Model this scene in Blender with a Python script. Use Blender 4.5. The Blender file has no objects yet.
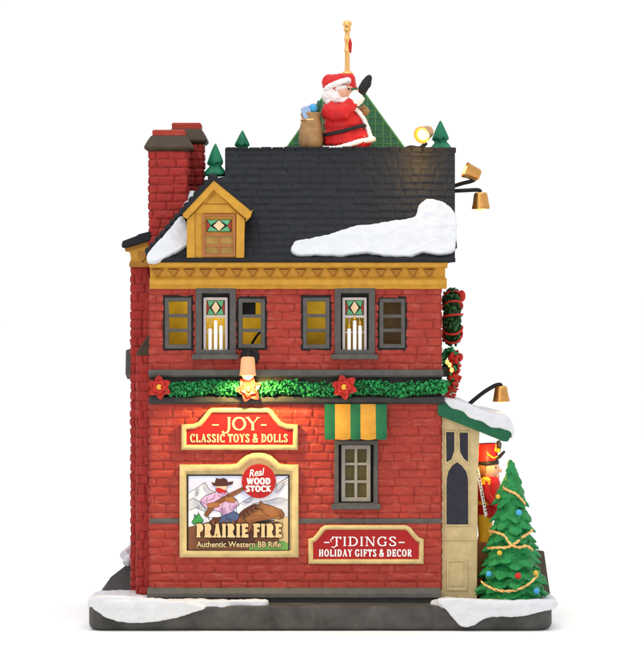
import bpy, bmesh, math, random
import numpy as np
from mathutils import Vector, Matrix, noise
random.seed(7)
R = math.radians
# ------------------------------------------------------------------ units
# one design unit = 0.4 mm of the real ornament (about 24 cm tall)
S = 0.0004
D = 3000.0          # camera distance from the shop's side wall, design units
CX, HP = 320.5, 292.0
YB = -40.0          # front of the base
ZC = (631 - HP) * (D + YB) / D
scn = bpy.context.scene
COL = scn.collection
ORG = {}

def kk(y): return (D + y) / D
def W(px, py, y, k=None):
    k = kk(y) if k is None else k
    return Vector(((px - CX) * k, y, ZC - (py - HP) * k))

# ------------------------------------------------------------------ materials
MATS = {}
def paint(name, col, rough=.5, var=.16, bump=.25, scale=260, metal=0., spec=.2, col2=None, emit=None, es=0., coat=0., rnd=0., scale2=None):
    if name in MATS: return MATS[name]
    m = bpy.data.materials.new(name); m.use_nodes = True
    nt = m.node_tree; n = nt.nodes; l = nt.links
    b = n['Principled BSDF']
    tc = n.new('ShaderNodeTexCoord')
    no = n.new('ShaderNodeTexNoise'); no.inputs['Scale'].default_value = scale; no.inputs['Detail'].default_value = 5; no.inputs['Roughness'].default_value = .6
    l.new(tc.outputs['Object'], no.inputs['Vector'])
    ra = n.new('ShaderNodeValToRGB')
    c2 = col2 or tuple(min(1, c * (1 + var)) for c in col)
    c1 = tuple(c * (1 - var) for c in col)
    ra.color_ramp.elements[0].position = .3; ra.color_ramp.elements[1].position = .7
    ra.color_ramp.elements[0].color = (*c1, 1); ra.color_ramp.elements[1].color = (*c2, 1)
    l.new(no.outputs['Fac'], ra.inputs['Fac'])
    src = ra.outputs['Color']
    if rnd:
        at = n.new('ShaderNodeAttribute'); at.attribute_name = 'rnd'
        mx = n.new('ShaderNodeMix'); mx.data_type = 'RGBA'; mx.blend_type = 'MULTIPLY'; mx.inputs['Factor'].default_value = 1
        mp = n.new('ShaderNodeMapRange'); mp.inputs['To Min'].default_value = 1 - rnd; mp.inputs['To Max'].default_value = 1 + rnd
        l.new(at.outputs['Fac'], mp.inputs['Value']); l.new(src, mx.inputs['A']); l.new(mp.outputs['Result'], mx.inputs['B'])
        src = mx.outputs['Result']
    l.new(src, b.inputs['Base Color'])
    n2 = n.new('ShaderNodeTexNoise'); n2.inputs['Scale'].default_value = scale2 or scale * 4; n2.inputs['Detail'].default_value = 3
    l.new(tc.outputs['Object'], n2.inputs['Vector'])
    if bump:
        bp = n.new('ShaderNodeBump'); bp.inputs['Strength'].default_value = bump; bp.inputs['Distance'].default_value = .0003
        l.new(n2.outputs['Fac'], bp.inputs['Height']); l.new(bp.outputs['Normal'], b.inputs['Normal'])
    mr = n.new('ShaderNodeMapRange'); mr.inputs['To Min'].default_value = max(.02, rough - .1); mr.inputs['To Max'].default_value = rough + .12
    l.new(no.outputs['Fac'], mr.inputs['Value']); l.new(mr.outputs['Result'], b.inputs['Roughness'])
    b.inputs['Metallic'].default_value = metal
    b.inputs['Specular IOR Level'].default_value = spec
    b.inputs['Coat Weight'].default_value = coat
    if emit:
        b.inputs['Emission Color'].default_value = (*emit, 1); b.inputs['Emission Strength'].default_value = es
    MATS[name] = m
    return m

def relief(name, groove, face, light, rough=.5, scale=140, lo=.15, hi=.75, lightamt=.5):
    """painted relief: wash left in the grooves, dry-brushed colour on the raised faces"""
    m = paint(name, face, rough, .12, .3, scale)
    nt = m.node_tree; n = nt.nodes; l = nt.links
    b = n['Principled BSDF']
    src = b.inputs['Base Color'].links[0].from_socket
    at = n.new('ShaderNodeAttribute'); at.attribute_name = 'h'
    mp = n.new('ShaderNodeMapRange'); mp.interpolation_type = 'SMOOTHSTEP'
    mp.inputs['From Min'].default_value = lo; mp.inputs['From Max'].default_value = hi
    l.new(at.outputs['Fac'], mp.inputs['Value'])
    mx = n.new('ShaderNodeMix'); mx.data_type = 'RGBA'
    l.new(mp.outputs['Result'], mx.inputs['Factor'])
    mx.inputs['A'].default_value = (*groove, 1); l.new(src, mx.inputs['B'])
    # dry brushed streaks on some raised edges
    tc = n.new('ShaderNodeTexCoord')
    no = n.new('ShaderNodeTexNoise'); no.inputs['Scale'].default_value = scale * 2.3; no.inputs['Detail'].default_value = 6; no.inputs['Roughness'].default_value = .7
    mpn = n.new('ShaderNodeMapping'); mpn.inputs['Scale'].default_value = (.5, .5, 1.6)
    l.new(tc.outputs['Object'], mpn.inputs['Vector']); l.new(mpn.outputs['Vector'], no.inputs['Vector'])
    m1 = n.new('ShaderNodeMapRange'); m1.inputs['From Min'].default_value = .52; m1.inputs['From Max'].default_value = .72; m1.inputs['To Max'].default_value = lightamt
    l.new(no.outputs['Fac'], m1.inputs['Value'])
    m2 = n.new('ShaderNodeMath'); m2.operation = 'MULTIPLY'
    l.new(m1.outputs['Result'], m2.inputs[0]); l.new(mp.outputs['Result'], m2.inputs[1])
    mx2 = n.new('ShaderNodeMix'); mx2.data_type = 'RGBA'
    l.new(m2.outputs['Value'], mx2.inputs['Factor']); l.new(mx.outputs['Result'], mx2.inputs['A']); mx2.inputs['B'].default_value = (*light, 1)
    l.new(mx2.outputs['Result'], b.inputs['Base Color'])
    return m

BRICK = relief('brick_red', (.22, .021, .014), (.335, .037, .024), (.50, .135, .095), .55, 150, lo=.05, hi=.6, lightamt=.55)
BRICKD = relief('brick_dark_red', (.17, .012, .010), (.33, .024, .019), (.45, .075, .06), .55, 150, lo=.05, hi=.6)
SLATE = relief('slate_black', (.005, .0055, .007), (.010, .012, .016), (.030, .034, .042), .62, 150, lo=.1, hi=.5, lightamt=.35)
BLACK = paint('roof_black', (.012, .013, .017), .6, .3)
YEL = paint('ochre_paint', (.52, .265, .032), .5, .14)
YELD = paint('dark_ochre_paint', (.36, .16, .025), .5, .14)  # darker ochre of the two-tone cornice ornament
GREY = paint('warm_grey_paint', (.085, .080, .074), .5, .2)
GREYD = paint('dark_grey_paint', (.038, .036, .034), .55, .25)
BASEM = paint('pavement_grey', (.062, .060, .056), .5, .45, .35, 90)
BEIGE = paint('beige_paint', (.52, .40, .205), .5, .15)
CREAM = paint('cream_frame_paint', (.56, .42, .19), .45, .16)
RED = paint('sign_red', (.36, .012, .012), .4, .08, .1)
GOLDL = paint('letter_gold', (.72, .54, .27), .45, .08, .05)
WHITE = paint('white_paint', (.85, .83, .82), .5, .04, .1)
SASH = paint('pale_sash_paint', (.27, .24, .205), .5, .1)
SASHW = paint('white_sash_paint', (.48, .43, .43), .5, .06)
SNOW = paint('snow_white', (.60, .615, .65), .5, .05, .25, 200)
BROWN = paint('brown_stone', (.055, .038, .024), .5, .25)
WOODR = paint('reddish_brown_paint', (.36, .13, .045), .5, .15)
OLIVE = paint('olive_pane', (.34, .20, .05), .35, .2)
WINK = paint('navy_pane', (.022, .022, .034), .3, .2)
GREEN = paint('fascia_green', (.010, .10, .045), .42, .2)
AWG = paint('awning_green', (.010, .115, .042), .45, .15)
AWY = paint('awning_yellow', (.52, .25, .028), .45, .15)
TREE = paint('tree_green', (.022, .275, .075), .42, .28, .35, 220, rnd=.25)
TREED = paint('roof_tree_green', (.012, .15, .075), .45, .25, .3, 220)
LEAF = paint('garland_green', (.016, .20, .055), .45, .25, .3, 220, rnd=.55)
LEAFD = paint('dark_leaf_green', (.020, .085, .022), .45, .4, .3, 220, rnd=.6)
PET = paint('petal_red', (.48, .026, .018), .42, .2, .2, 300)
PETY = paint('stamen_yellow', (.75, .42, .05), .45, .1)
GLASSG = paint('tower_glass_green', (.008, .075, .028), .4, .35, .3, 300)
MULG = paint('tower_bar_green', (.085, .24, .07), .4, .3)
GOLD = paint('gold_paint', (.80, .47, .17), .34, .12, .15, metal=.75)
COPPER = paint('copper_gold', (.58, .29, .085), .3, .15, .1, metal=.85)
SHADELIT = paint('lit_shade_plastic', (.46, .28, .16), .4, .06, .05, emit=(1., .42, .15), es=.46)
ARM = paint('black_arm', (.014, .013, .013), .4, .2)
BULB = paint('bulb_glow', (1, .8, .4), .4, .0, 0, emit=(1., .58, .09), es=2.3)
BULBDIM = paint('dim_bulb', (1, .85, .4), .4, .0, 0, emit=(1., .66, .13), es=2.0)
SANTA = paint('coat_red', (.55, .018, .018), .42, .16, .2, 240)
FUR = paint('white_fur', (.84, .80, .77), .6, .06, .5, 300)
SKIN = paint('painted_skin', (.74, .40, .28), .45, .08, .1)
SACK = paint('sack_tan', (.33, .19, .085), .6, .25, .4, 260)
MIT = paint('black_mitten', (.014, .013, .014), .4, .2)
BLUE = paint('bauble_blue', (.06, .33, .62), .25, .1, .05)
YB_ = paint('bauble_yellow', (.72, .42, .05), .25, .1, .05)
RB_ = paint('bauble_red', (.50, .02, .02), .25, .1, .05)
SYEL = paint('soldier_yellow', (.85, .47, .03), .4, .1)
INTER = paint('interior_ochre', (.50, .38, .06), .7, .3, .1, 90)
HAIRB = paint('hair_brown', (.30, .13, .05), .5, .2)
INK = paint('ink_black', (.012, .01, .01), .5, .1, 0)

LUMPY = {SNOW: (9, 2.6), SANTA: (6, 1.7), FUR: (2.2, 1.5), SACK: (5, 1.2)}
# ------------------------------------------------------------------ mesh builder
def smoothstep(a, b, x):
    t = np.clip((x - a) / (b - a), 0, 1); return t * t * (3 - 2 * t)

def area2(p): return sum(p[i][0] * p[(i+1) % len(p)][1] - p[(i+1) % len(p)][0] * p[i][1] for i in range(len(p)))
def inset(poly, d):
    s = 1 if area2(poly) > 0 else -1
    n = len(poly); out = []
    for i in range(n):
        p0, p1, p2 = poly[i-1], poly[i], poly[(i+1) % n]
        a = Vector((p1[0]-p0[0], p1[1]-p0[1])); b = Vector((p2[0]-p1[0], p2[1]-p1[1]))
        if a.length < 1e-6 or b.length < 1e-6: out.append(p1); continue
        a.normalize(); b.normalize()
        na = Vector((-a.y, a.x)) * s; nb = Vector((-b.y, b.x)) * s
        m = na + nb
        if m.length < 1e-4: m = na
        m.normalize(); c = max(.45, m.dot(na))
        out.append((p1[0] + m.x * d / c, p1[1] + m.y * d / c))
    return out
def arcp(cx, cy, rx, ry, a0, a1, n):
    return [(cx + rx * math.cos(R(a0 + (a1-a0) * i / n)), cy + ry * math.sin(R(a0 + (a1-a0) * i / n))) for i in range(n + 1)]
def crom(pts, n=6, closed=True):
    out = []; N = len(pts)
    for i in range(N if closed else N - 1):
        g = lambda j: Vector(pts[j % N]) if closed else Vector(pts[max(0, min(N-1, j))])
        p0, p1, p2, p3 = g(i-1), g(i), g(i+1), g(i+2)
        for j in range(n):
            t = j / n
            out.append(tuple(.5 * ((2*p1) + (p2-p0)*t + (2*p0-5*p1+4*p2-p3)*t*t + (3*p1-p0-3*p2+p3)*t**3)))
    if not closed: out.append(tuple(pts[-1]))
    return out

class MB:
    """collects shapes given as (px, py, y): place in the elevation and depth. y0 fixes the scale plane; None = true perspective per point"""
    def __init__(s, y0=0.):
        s.v = []; s.f = []; s.mi = []; s.h = []; s.rn = []; s.k = None if y0 is None else kk(y0); s.y0 = y0
        s.curh = 1.; s.rnd = 0.5
    def c(s, p): return W(p[0], p[1], p[2], s.k)
    def raw(s, vs, fs, m=0, hs=None):
        o = len(s.v); s.v += [Vector(v) for v in vs]; s.f += [[i + o for i in f] for f in fs]; s.mi += [m] * len(fs)
        s.h += list(hs) if hs is not None else [s.curh] * len(vs); s.rn += [s.rnd] * len(vs)
        return s
    def add(s, vs, fs, m=0, hs=None): return s.raw([s.c(v) for v in vs], fs, m, hs)
    def prism(s, poly, ya, yb, m=0, taper=0.):
        n = len(poly); front = inset(poly, taper) if taper else poly
        vs = [(x, y, ya) for x, y in front] + [(x, y, yb) for x, y in poly]
        return s.add(vs, [list(range(n)), list(range(2*n-1, n-1, -1))] + [[i, n+i, n+(i+1) % n, (i+1) % n] for i in range(n)], m)
    def box(s, x0, y0, x1, y1, ya, yb, m=0, taper=0.):
        return s.prism([(x0, y0), (x0, y1), (x1, y1), (x1, y0)], ya, yb, m, taper)
    def ring(s, poly, prof, m=0):
        n = len(poly); vs = []; fs = []
        for d, y in prof: vs += [(a, b, y) for a, b in (inset(poly, d) if d else poly)]
        for j in range(len(prof) - 1):
            for i in range(n):
                i2 = (i+1) % n
                fs.append([j*n+i, j*n+i2, (j+1)*n+i2, (j+1)*n+i])
        return s.add(vs, fs, m)
    def molding(s, x0, x1, prof, m=0, seg=1):
        """prof: closed list of (y, py)"""
        n = len(prof); vs = []; fs = []
        for i in range(seg + 1):
            x = x0 + (x1 - x0) * i / seg; a_ = 0 if seg == 1 else .35; vs += [(x, q + a_*noise.noise((x*.07, q*.1, 1.)), y + a_*noise.noise((x*.09, q*.1, 6.))) for y, q in prof]
        for i in range(seg):
            fs += [[i*n+j, i*n+(j+1) % n, (i+1)*n+(j+1) % n, (i+1)*n+j] for j in range(n)]
        fs += [list(range(n)), list(range(seg*n+n-1, seg*n-1, -1))]
        return s.add(vs, fs, m)
    def tube(s, pts, r, m=0, n=8, flat=1.):
        P = [Vector(p) for p in pts]; N = len(P); rs = r if isinstance(r, (list, tuple)) else [r] * N
        vs = []; fs = []; up = None
        for i in range(N):
            t = (P[min(N-1, i+1)] - P[max(0, i-1)]).normalized()
            if up is None:
                up = Vector((0, 0, 1)) if abs(t.z) < .8 else Vector((1, 0, 0))
            a = up - t * up.dot(t); a.normalize(); up = a; b = t.cross(a)
            for j in range(n):
                w = 2 * math.pi * j / n
                vs.append(tuple(P[i] + a * math.cos(w) * rs[i] * flat + b * math.sin(w) * rs[i]))
        for i in range(N - 1):
            fs += [[i*n+j, i*n+(j+1) % n, (i+1)*n+(j+1) % n, (i+1)*n+j] for j in range(n)]
        fs += [list(range(n-1, -1, -1)), list(range((N-1)*n, N*n))]
        return s.add(vs, fs, m)
    def lathe(s, o, ax, prof, m=0, n=20):
        """prof: (r, t) along axis direction ax (in px space) from o"""
        ax = Vector(ax).normalized(); o = Vector(o)
        a = ax.orthogonal().normalized(); b = ax.cross(a); vs = []; fs = []
        for r, t in prof:
            for j in range(n):
                w = 2 * math.pi * j / n
                vs.append(tuple(o + ax * t + (a * math.cos(w) + b * math.sin(w)) * max(r, .02)))
        for i in range(len(prof) - 1):
            fs += [[i*n+j, i*n+(j+1) % n, (i+1)*n+(j+1) % n, (i+1)*n+j] for j in range(n)]
        fs += [list(range(n-1, -1, -1)), list(range((len(prof)-1)*n, len(prof)*n))]
        return s.add(vs, fs, m)
    def ball(s, c, r, m=0, rot=None, nu=12, nv=8):
        if not isinstance(r, (list, tuple)): r = (r, r, r)
        M = rot or Matrix.Identity(3); vs = []; fs = []; c = Vector(c)
        for i in range(nv + 1):
            th = math.pi * i / nv
            for j in range(nu):
                ph = 2 * math.pi * j / nu
                vs.append(tuple(c + M @ Vector((r[0]*math.sin(th)*math.cos(ph), r[1]*math.cos(th), r[2]*math.sin(th)*math.sin(ph)))))
        for i in range(nv):
            fs += [[i*nu+j, i*nu+(j+1) % nu, (i+1)*nu+(j+1) % nu, (i+1)*nu+j] for j in range(nu)]
        return s.add(vs, fs, m)   # r order: px, py, depth
    def frusta(s, cx, cy_, rings, m=0):
        """square stack: rings (py, half x, half y)"""
        vs = []; fs = []
        for q, hx, hy in rings:
            vs += [(cx-hx, q, cy_-hy), (cx+hx, q, cy_-hy), (cx+hx, q, cy_+hy), (cx-hx, q, cy_+hy)]
        for i in range(len(rings)-1):
            fs += [[i*4+j, i*4+(j+1) % 4, (i+1)*4+(j+1) % 4, (i+1)*4+j] for j in range(4)]
        fs += [[0, 1, 2, 3], list(range(len(rings)*4-1, len(rings)*4-5, -1))]
        return s.add(vs, fs, m)
    def sheet(s, mapf, us, vs_, hf, holes=(), m=0):
        """height field on a grid; mapf(u,v,h) -> px,py,y"""
        U, V = np.meshgrid(us, vs_); H = hf(U, V)
        nu, nv = len(us), len(vs_)
        pts = [s.c(mapf(U[j, i], V[j, i], H[j, i])) for j in range(nv) for i in range(nu)]
        fs = []
        for j in range(nv-1):
            vm = (vs_[j] + vs_[j+1]) / 2
            for i in range(nu-1):
                um = (us[i] + us[i+1]) / 2
                if any(a < um < b and c < vm < d for a, c, b, d in holes): continue
                fs.append([j*nu+i, (j+1)*nu+i, (j+1)*nu+i+1, j*nu+i+1])
        return s.raw(pts, fs, m, H.ravel())
    def build(s, name, mats, parent=None, loc=None, bevel=0., sharp=38, remesh=0., smooth=0, seg=2):
        me = bpy.data.meshes.new(name)
        if loc is None:
            o = ORG[parent.name] if parent else None
            if o is None:
                xs = [v.x for v in s.v]; ys = [v.y for v in s.v]; o = Vector(((min(xs)+max(xs))/2, (min(ys)+max(ys))/2, min(v.z for v in s.v)))
        else: o = loc
        me.from_pydata([(v - o) * S for v in s.v], [], s.f); 
        if not isinstance(mats, (list, tuple)): mats = [mats]
        for mt in mats: me.materials.append(mt)
        me.polygons.foreach_set('material_index', s.mi)
        me.attributes.new('h', 'FLOAT', 'POINT').data.foreach_set('value', [float(x) for x in s.h])
        me.attributes.new('rnd', 'FLOAT', 'POINT').data.foreach_set('value', [float(x) for x in s.rn])
        bm = bmesh.new(); bm.from_mesh(me); bmesh.ops.recalc_face_normals(bm, faces=bm.faces); bm.to_mesh(me); bm.free()
        for p in me.polygons: p.use_smooth = True
        ob = bpy.data.objects.new(name, me); COL.objects.link(ob); ORG[ob.name] = o
        if remesh:
            md = ob.modifiers.new('remesh', 'REMESH'); md.mode = 'VOXEL'; md.voxel_size = remesh * S; md.use_smooth_shade = True
            if smooth:
                sm = ob.modifiers.new('smooth', 'SMOOTH'); sm.factor = .6; sm.iterations = smooth
            if mats[0] in LUMPY:
                sc, st_ = LUMPY[mats[0]]
                tx = bpy.data.textures.new('lumps', 'CLOUDS'); tx.noise_scale = sc*S; tx.noise_depth = 2
                dd = ob.modifiers.new('lumps', 'DISPLACE'); dd.texture = tx; dd.strength = st_*S; dd.mid_level = .5
        elif bevel:
            bv = ob.modifiers.new('bevel', 'BEVEL'); bv.width = bevel * S; bv.segments = seg; bv.limit_method = 'ANGLE'; bv.angle_limit = R(35); bv.harden_normals = True
        else: me.set_sharp_from_angle(angle=R(sharp))
        if parent: ob.parent = parent
        else: ob.location = o * S
        return ob

def tag(o, label, cat=None, group=None, kind=None):
    o['label'] = label
    if cat: o['category'] = cat
    if group: o['group'] = group
    if kind: o['kind'] = kind
    return o
def thing(name, label, cat, base, group=None):
    o = bpy.data.objects.new(name, None); COL.objects.link(o); o.empty_display_size = .005
    ORG[o.name] = Vector(base); o.location = Vector(base) * S
    return tag(o, label, cat, group)
def grid(a, b, step, extra=()):
    n = max(1, int(round(abs(b - a) / step)))
    g = list(np.linspace(a, b, n + 1))
    for e in extra:
        if min(a, b) < e < max(a, b):
            i = int(np.argmin([abs(x - e) for x in g])); g[i] = e
    return np.array(sorted(g))

def brick_field(u0, u1, v0, v1, bh=8.6, bl=20., amp=1.3, seed=0, jit=.45, warp=.6):
    rng = np.random.RandomState(seed)
    nr = max(1, int(round((v1 - v0) / bh))); rh = (v1 - v0) / nr
    rows = []
    for i in range(nr):
        x = u0 - bl * (.5 * (i % 2) + rng.uniform(0, .25)); js = [x]
        while x < u1 + bl: x += bl * rng.uniform(1 - jit, 1 + jit); js.append(x)
        rows.append((np.array(js), rng.uniform(-.35, .25, len(js)), rng.uniform(-.03, .03, len(js)), rng.uniform(-.05, .05, len(js))))
    def hf(U, V):
        H = np.zeros(U.shape)
        it = np.nditer(U, flags=['multi_index'])
        for u_ in it:
            ix = it.multi_index; u = float(u_); v = float(V[ix])
            nz = noise.noise((u*.16 + seed, v*.16, 1.7)); nz2 = noise.noise((u*.12, v*.12 + seed, 9.1))
            uu = u + warp*1.6 * nz; vv = v + warp*1.3 * nz2
            r = min(nr-1, max(0, int((vv - v0) / rh)))
            js, hh, tu, tv = rows[r]
            a = vv - (v0 + r*rh); dv = min(a, rh - a)
            q = min(len(js)-2, max(0, int(np.searchsorted(js, uu) - 1)))
            du = min(uu - js[q], js[q+1] - uu)
            du = min(du, u - u0 + .25, u1 - u + .25); 
            d = du if du < dv else dv
            t = min(1., max(0., (d + .1 + .5*nz) / 1.7)); t = t*t*(3-2*t)
            um = (js[q] + js[q+1]) / 2
            H[ix] = amp * t * (1 + .8*hh[q]) + t*(tu[q]*(uu-um)*.6 + tv[q]*(a-rh/2)*1.6) + (.34*noise.noise((u*.30, v*.30, seed+3.)) + .18*noise.noise((u*.62, v*.62, seed+8.))) * t + .10*noise.noise((u*.9, v*.9, seed))
        return H
    return hf

# ------------------------------------------------------------------ lettering (stroke font with serifs)
def smooth_curve(pts): return crom(pts, 5, closed=False)
def FONT():
    V = lambda x, a=0., b=1.: [(x, a), (x, b)]
    G = {}
    G['I'] = (.30, [V(.15)], [(.15, 0), (.15, 1)])
    G['L'] = (.60, [V(.16), [(.16, .04), (.58, .04)], [(.57, .0), (.57, .24)]], [(.16, 1), (.14, 0)])
    G['T'] = (.68, [V(.34), [(.03, .95), (.65, .95)], [(.05, 1), (.05, .74)], [(.63, 1), (.63, .74)]], [(.34, 0)])
    G['H'] = (.78, [V(.16), V(.62), [(.16, .5), (.62, .5)]], [(.16, 0), (.16, 1), (.62, 0), (.62, 1)])
    G['D'] = (.74, [V(.16), [(.16, .96), (.32, .96)] + arcp(.32, .5, .34, .46, 90, -90, 12) + [(.16, .04)]], [(.12, 0), (.12, 1)])
    G['O'] = (.78, [arcp(.39, .5, .31, .47, 0, 360, 22)], [])
    G['C'] = (.70, [arcp(.40, .5, .32, .47, 50, 310, 18), [(.61, .98), (.61, .70)], [(.61, .02), (.61, .2)]], [])
    G['G'] = (.76, [arcp(.40, .5, .32, .47, 50, 310, 18), [(.61, .98), (.61, .72)], [(.62, .03), (.62, .42)]], [(.62, .42)])
    G['S'] = (.58, [smooth_curve([(.48, .75), (.44, .92), (.29, .97), (.13, .9), (.10, .74), (.2, .6), (.36, .46), (.48, .32), (.47, .12), (.30, .03), (.13, .08), (.08, .26)])], [])
    G['E'] = (.62, [V(.16), [(.16, .96), (.55, .96)], [(.16, .5), (.46, .5)], [(.16, .04), (.57, .04)], [(.54, 1), (.54, .76)], [(.56, 0), (.56, .24)], [(.45, .6), (.45, .4)]], [(.12, 0), (.12, 1)])
    G['F'] = (.60, [V(.16), [(.16, .96), (.55, .96)], [(.16, .5), (.46, .5)], [(.54, 1), (.54, .74)], [(.45, .61), (.45, .39)]], [(.16, 0), (.12, 1)])
    G['P'] = (.64, [V(.16), [(.16, .96), (.34, .96)] + arcp(.34, .71, .24, .25, 90, -90, 10) + [(.16, .46)]], [(.16, 0), (.12, 1)])
    G['R'] = (.74, [V(.16), [(.16, .96), (.34, .96)] + arcp(.34, .72, .24, .24, 90, -90, 10) + [(.16, .48)], [(.34, .5), (.62, .0)]], [(.16, 0), (.12, 1), (.64, 0)])
    G['A'] = (.74, ['n', [(.09, 0), (.37, 1)], [(.37, 1), (.66, 0)], [(.18, .32), (.56, .32)]], [(.09, 0), (.66, 0)])
    G['Y'] = (.70, [[(.07, 1), (.35, .48)], 'n', [(.63, 1), (.35, .48)], V(.35, 0, .5)], [(.07, 1), (.63, 1), (.35, 0)])
    G['N'] = (.78, ['n', V(.14), [(.14, 1), (.64, 0)], 'n', V(.64)], [(.14, 0), (.10, 1), (.64, 1)])
    G['W'] = (1.04, [[(.06, 1), (.28, 0)], 'n', [(.28, 0), (.52, .95)], [(.52, .95), (.74, 0)], 'n', [(.74, 0), (.98, 1)]], [(.06, 1), (.98, 1), (.52, 1)])
    G['K'] = (.74, [V(.16), 'n', [(.18, .42), (.6, 1)], [(.3, .55), (.64, 0)]], [(.16, 0), (.16, 1), (.6, 1), (.64, 0)])
    G['J'] = (.46, [smooth_curve([(.30, 1), (.30, .5), (.29, .1), (.20, -.16), (.03, -.2), (-.06, -.08)])], [(.30, 1)])
    G['&'] = (.80, [smooth_curve([(.74, .0), (.45, .36), (.2, .74), (.24, .93), (.38, .98), (.5, .88), (.46, .7), (.2, .48), (.08, .26), (.16, .05), (.36, .01), (.56, .14), (.68, .46)])], [(.68, .48)])
    G['-'] = (.5, [[(.04, .42), (.46, .42)]], [])
    return G
GLY = FONT()
def text(mb, s, x0, x1, yt, yb, yf, th=.17, tn=.085, sl=.13, st=.075, m=0, grow=0., gap=.08, thick=.35, space=.36):
    """capital letters between px x0..x1 and py yt..yb, raised to depth yf"""
    adv = []; x = 0
    for ch in s:
        if ch == ' ': x += space; continue
        adv.append((ch, x)); x += GLY[ch][0] + gap
    tot = x - gap; sx = (x1 - x0) / tot; sy = yb - yt; q = [0]
    def quad(P, ws):
        L, Rr = [], []
        N = len(P)
        for i in range(N):
            t = Vector((P[min(N-1, i+1)][0]-P[max(0, i-1)][0], P[min(N-1, i+1)][1]-P[max(0, i-1)][1])).normalized()
            nn = Vector((-t.y, t.x)); w = ws[i]/2 + grow
            e = Vector((0, 0))
            if grow: e = t * (grow if i == N-1 else -grow if i == 0 else 0)
            L.append((P[i][0]+nn.x*w+e.x, P[i][1]+nn.y*w+e.y)); Rr.append((P[i][0]-nn.x*w+e.x, P[i][1]-nn.y*w+e.y))
        q[0] += 1; d = yf - .012 * (q[0] % 9) ; n = N
        vs = [(a, b, d - .004*i) for i, (a, b) in enumerate(L)] + [(a, b, d - .004*i) for i, (a, b) in enumerate(Rr)] + [(a, b, yf+thick) for a, b in L] + [(a, b, yf+thick) for a, b in Rr]
        fs = []
        for i in range(n-1):
            fs += [[i, i+1, n+i+1, n+i], [2*n+i, 2*n+i+1, i+1, i], [3*n+i, 3*n+i+1, n+i+1, n+i]]
        fs += [[0, n, 3*n, 2*n], [n-1, 2*n-1, 4*n-1, 3*n-1]]
        mb.add(vs, fs, m)
    for ch, ax in adv:
        w, strokes, serifs = GLY[ch]; thin = False
        for stq in strokes:
            if stq == 'n': thin = True; continue
            P = [((x0 + (ax + a) * sx), yb - b * sy) for a, b in stq]; ws = []
            for i in range(len(P)):
                a, b = stq[max(0, i-1)], stq[min(len(stq)-1, i+1)]
                dx, dy = abs(a[0]-b[0]), abs(a[1]-b[1]); t = dy / (math.hypot(dx, dy) + 1e-9)
                ws.append((tn if thin else tn + (th - tn) * t) * sy)
            quad(P, ws); thin = False
        for a, b in serifs:
            X = x0 + (ax + a) * sx; Y = yb - b * sy + (st*sy/2 if b > .9 else -st*sy/2 if b < .1 else 0)
            quad([(X - sl*sy, Y), (X + sl*sy, Y)], [st*sy, st*sy])
def bfont(mb, s, x0, x1, yt, yb, yf, m=0, shear=0., off=0., rot=0., thick=.3):
    cu = bpy.data.curves.new('t', 'FONT'); cu.body = s; cu.shear = shear; cu.offset = off; cu.resolution_u = 3
    ob = bpy.data.objects.new('t', cu); COL.objects.link(ob)
    dg = bpy.context.evaluated_depsgraph_get(); me = bpy.data.meshes.new_from_object(ob.evaluated_get(dg))
    vs = [v.co.copy() for v in me.vertices]; fs = [list(p.vertices) for p in me.polygons]
    bpy.data.objects.remove(ob); bpy.data.curves.remove(cu); bpy.data.meshes.remove(me)
    a0, a1 = min(v.x for v in vs), max(v.x for v in vs); b0, b1 = min(v.y for v in vs), max(v.y for v in vs)
    cx, cy = (x0+x1)/2, (yt+yb)/2; out = []
    for v in vs:
        X = x0 + (v.x-a0)/(a1-a0)*(x1-x0) - cx; Y = yb - (v.y-b0)/(b1-b0)*(yb-yt) - cy
        out.append((cx + X*math.cos(rot) + Y*math.sin(rot), cy - X*math.sin(rot) + Y*math.cos(rot), yf))
    mb.add(out, fs, m)

# ================================================================== SETTING
gm = paint('white_table', (.95, .95, .95), .6, .002, 0)
g = MB(None); g.raw([(-90000, -30000, 0), (90000, -30000, 0), (90000, 200000, 0), (-90000, 200000, 0)], [[0, 1, 2, 3]])
gr = g.build('ground', gm, loc=Vector((0, 0, 0))); gr['kind'] = 'structure'; gr['label'] = 'plain white studio surface'

# ================================================================== BASE
ZT = W(0, 606, YB).z     # top of the base
def base_outline(ins=0.):
    out = []
    x0, x1, y0, y1 = -229.5 + ins, 229.5 - ins, YB + ins, 262 - ins
    for cx, cy, a0, r in ((x1, y0, -90, 18), (x1, y1, 0, 22), (x0, y1, 90, 22), (x0, y0, 180, 15)):
        sx = -1 if cx > 0 else 1; sy = 1 if cy < 100 else -1
        out += arcp(cx + sx*r, cy + sy*r, r, r, a0, a0 + 90, 7)
    # gentle hand-cast waviness along the front
    res = []
    for i in range(len(out)):
        a, b = out[i], out[(i+1) % len(out)]; n = max(1, int(math.hypot(a[0]-b[0], a[1]-b[1]) / (1.6 if max(a[1], b[1]) < YB + 3 else 12)))
        for j in range(n):
            x = a[0] + (b[0]-a[0])*j/n; y = a[1] + (b[1]-a[1])*j/n
            w = .8 * noise.noise((x*.02, y*.02, 4.4)); 
            if y < YB + 3 + ins: y += w + (1.0 if min(abs(x-(-4)), abs(x-112), abs(x+118)) < 1.4 else 0)*1.1
            res.append((x, y))
    return res
base = thing('display_base', 'dark grey pavement base under the whole brick toy shop', 'base', (0, 100, 0))
b = MB(None)
rings = [(7, .2), (3, .9), (1, 3), (0, 6), (0, ZT - 3), (.8, ZT - 1), (2.6, ZT)]
N = len(base_outline()); vs = []; 
for ins, z in rings:
    o = base_outline()
    vs += [((x*(1 - ins/230), y + (ins if y < 100 else -ins), z)) for x, y in (( (p[0], p[1]) for p in o))]
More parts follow.
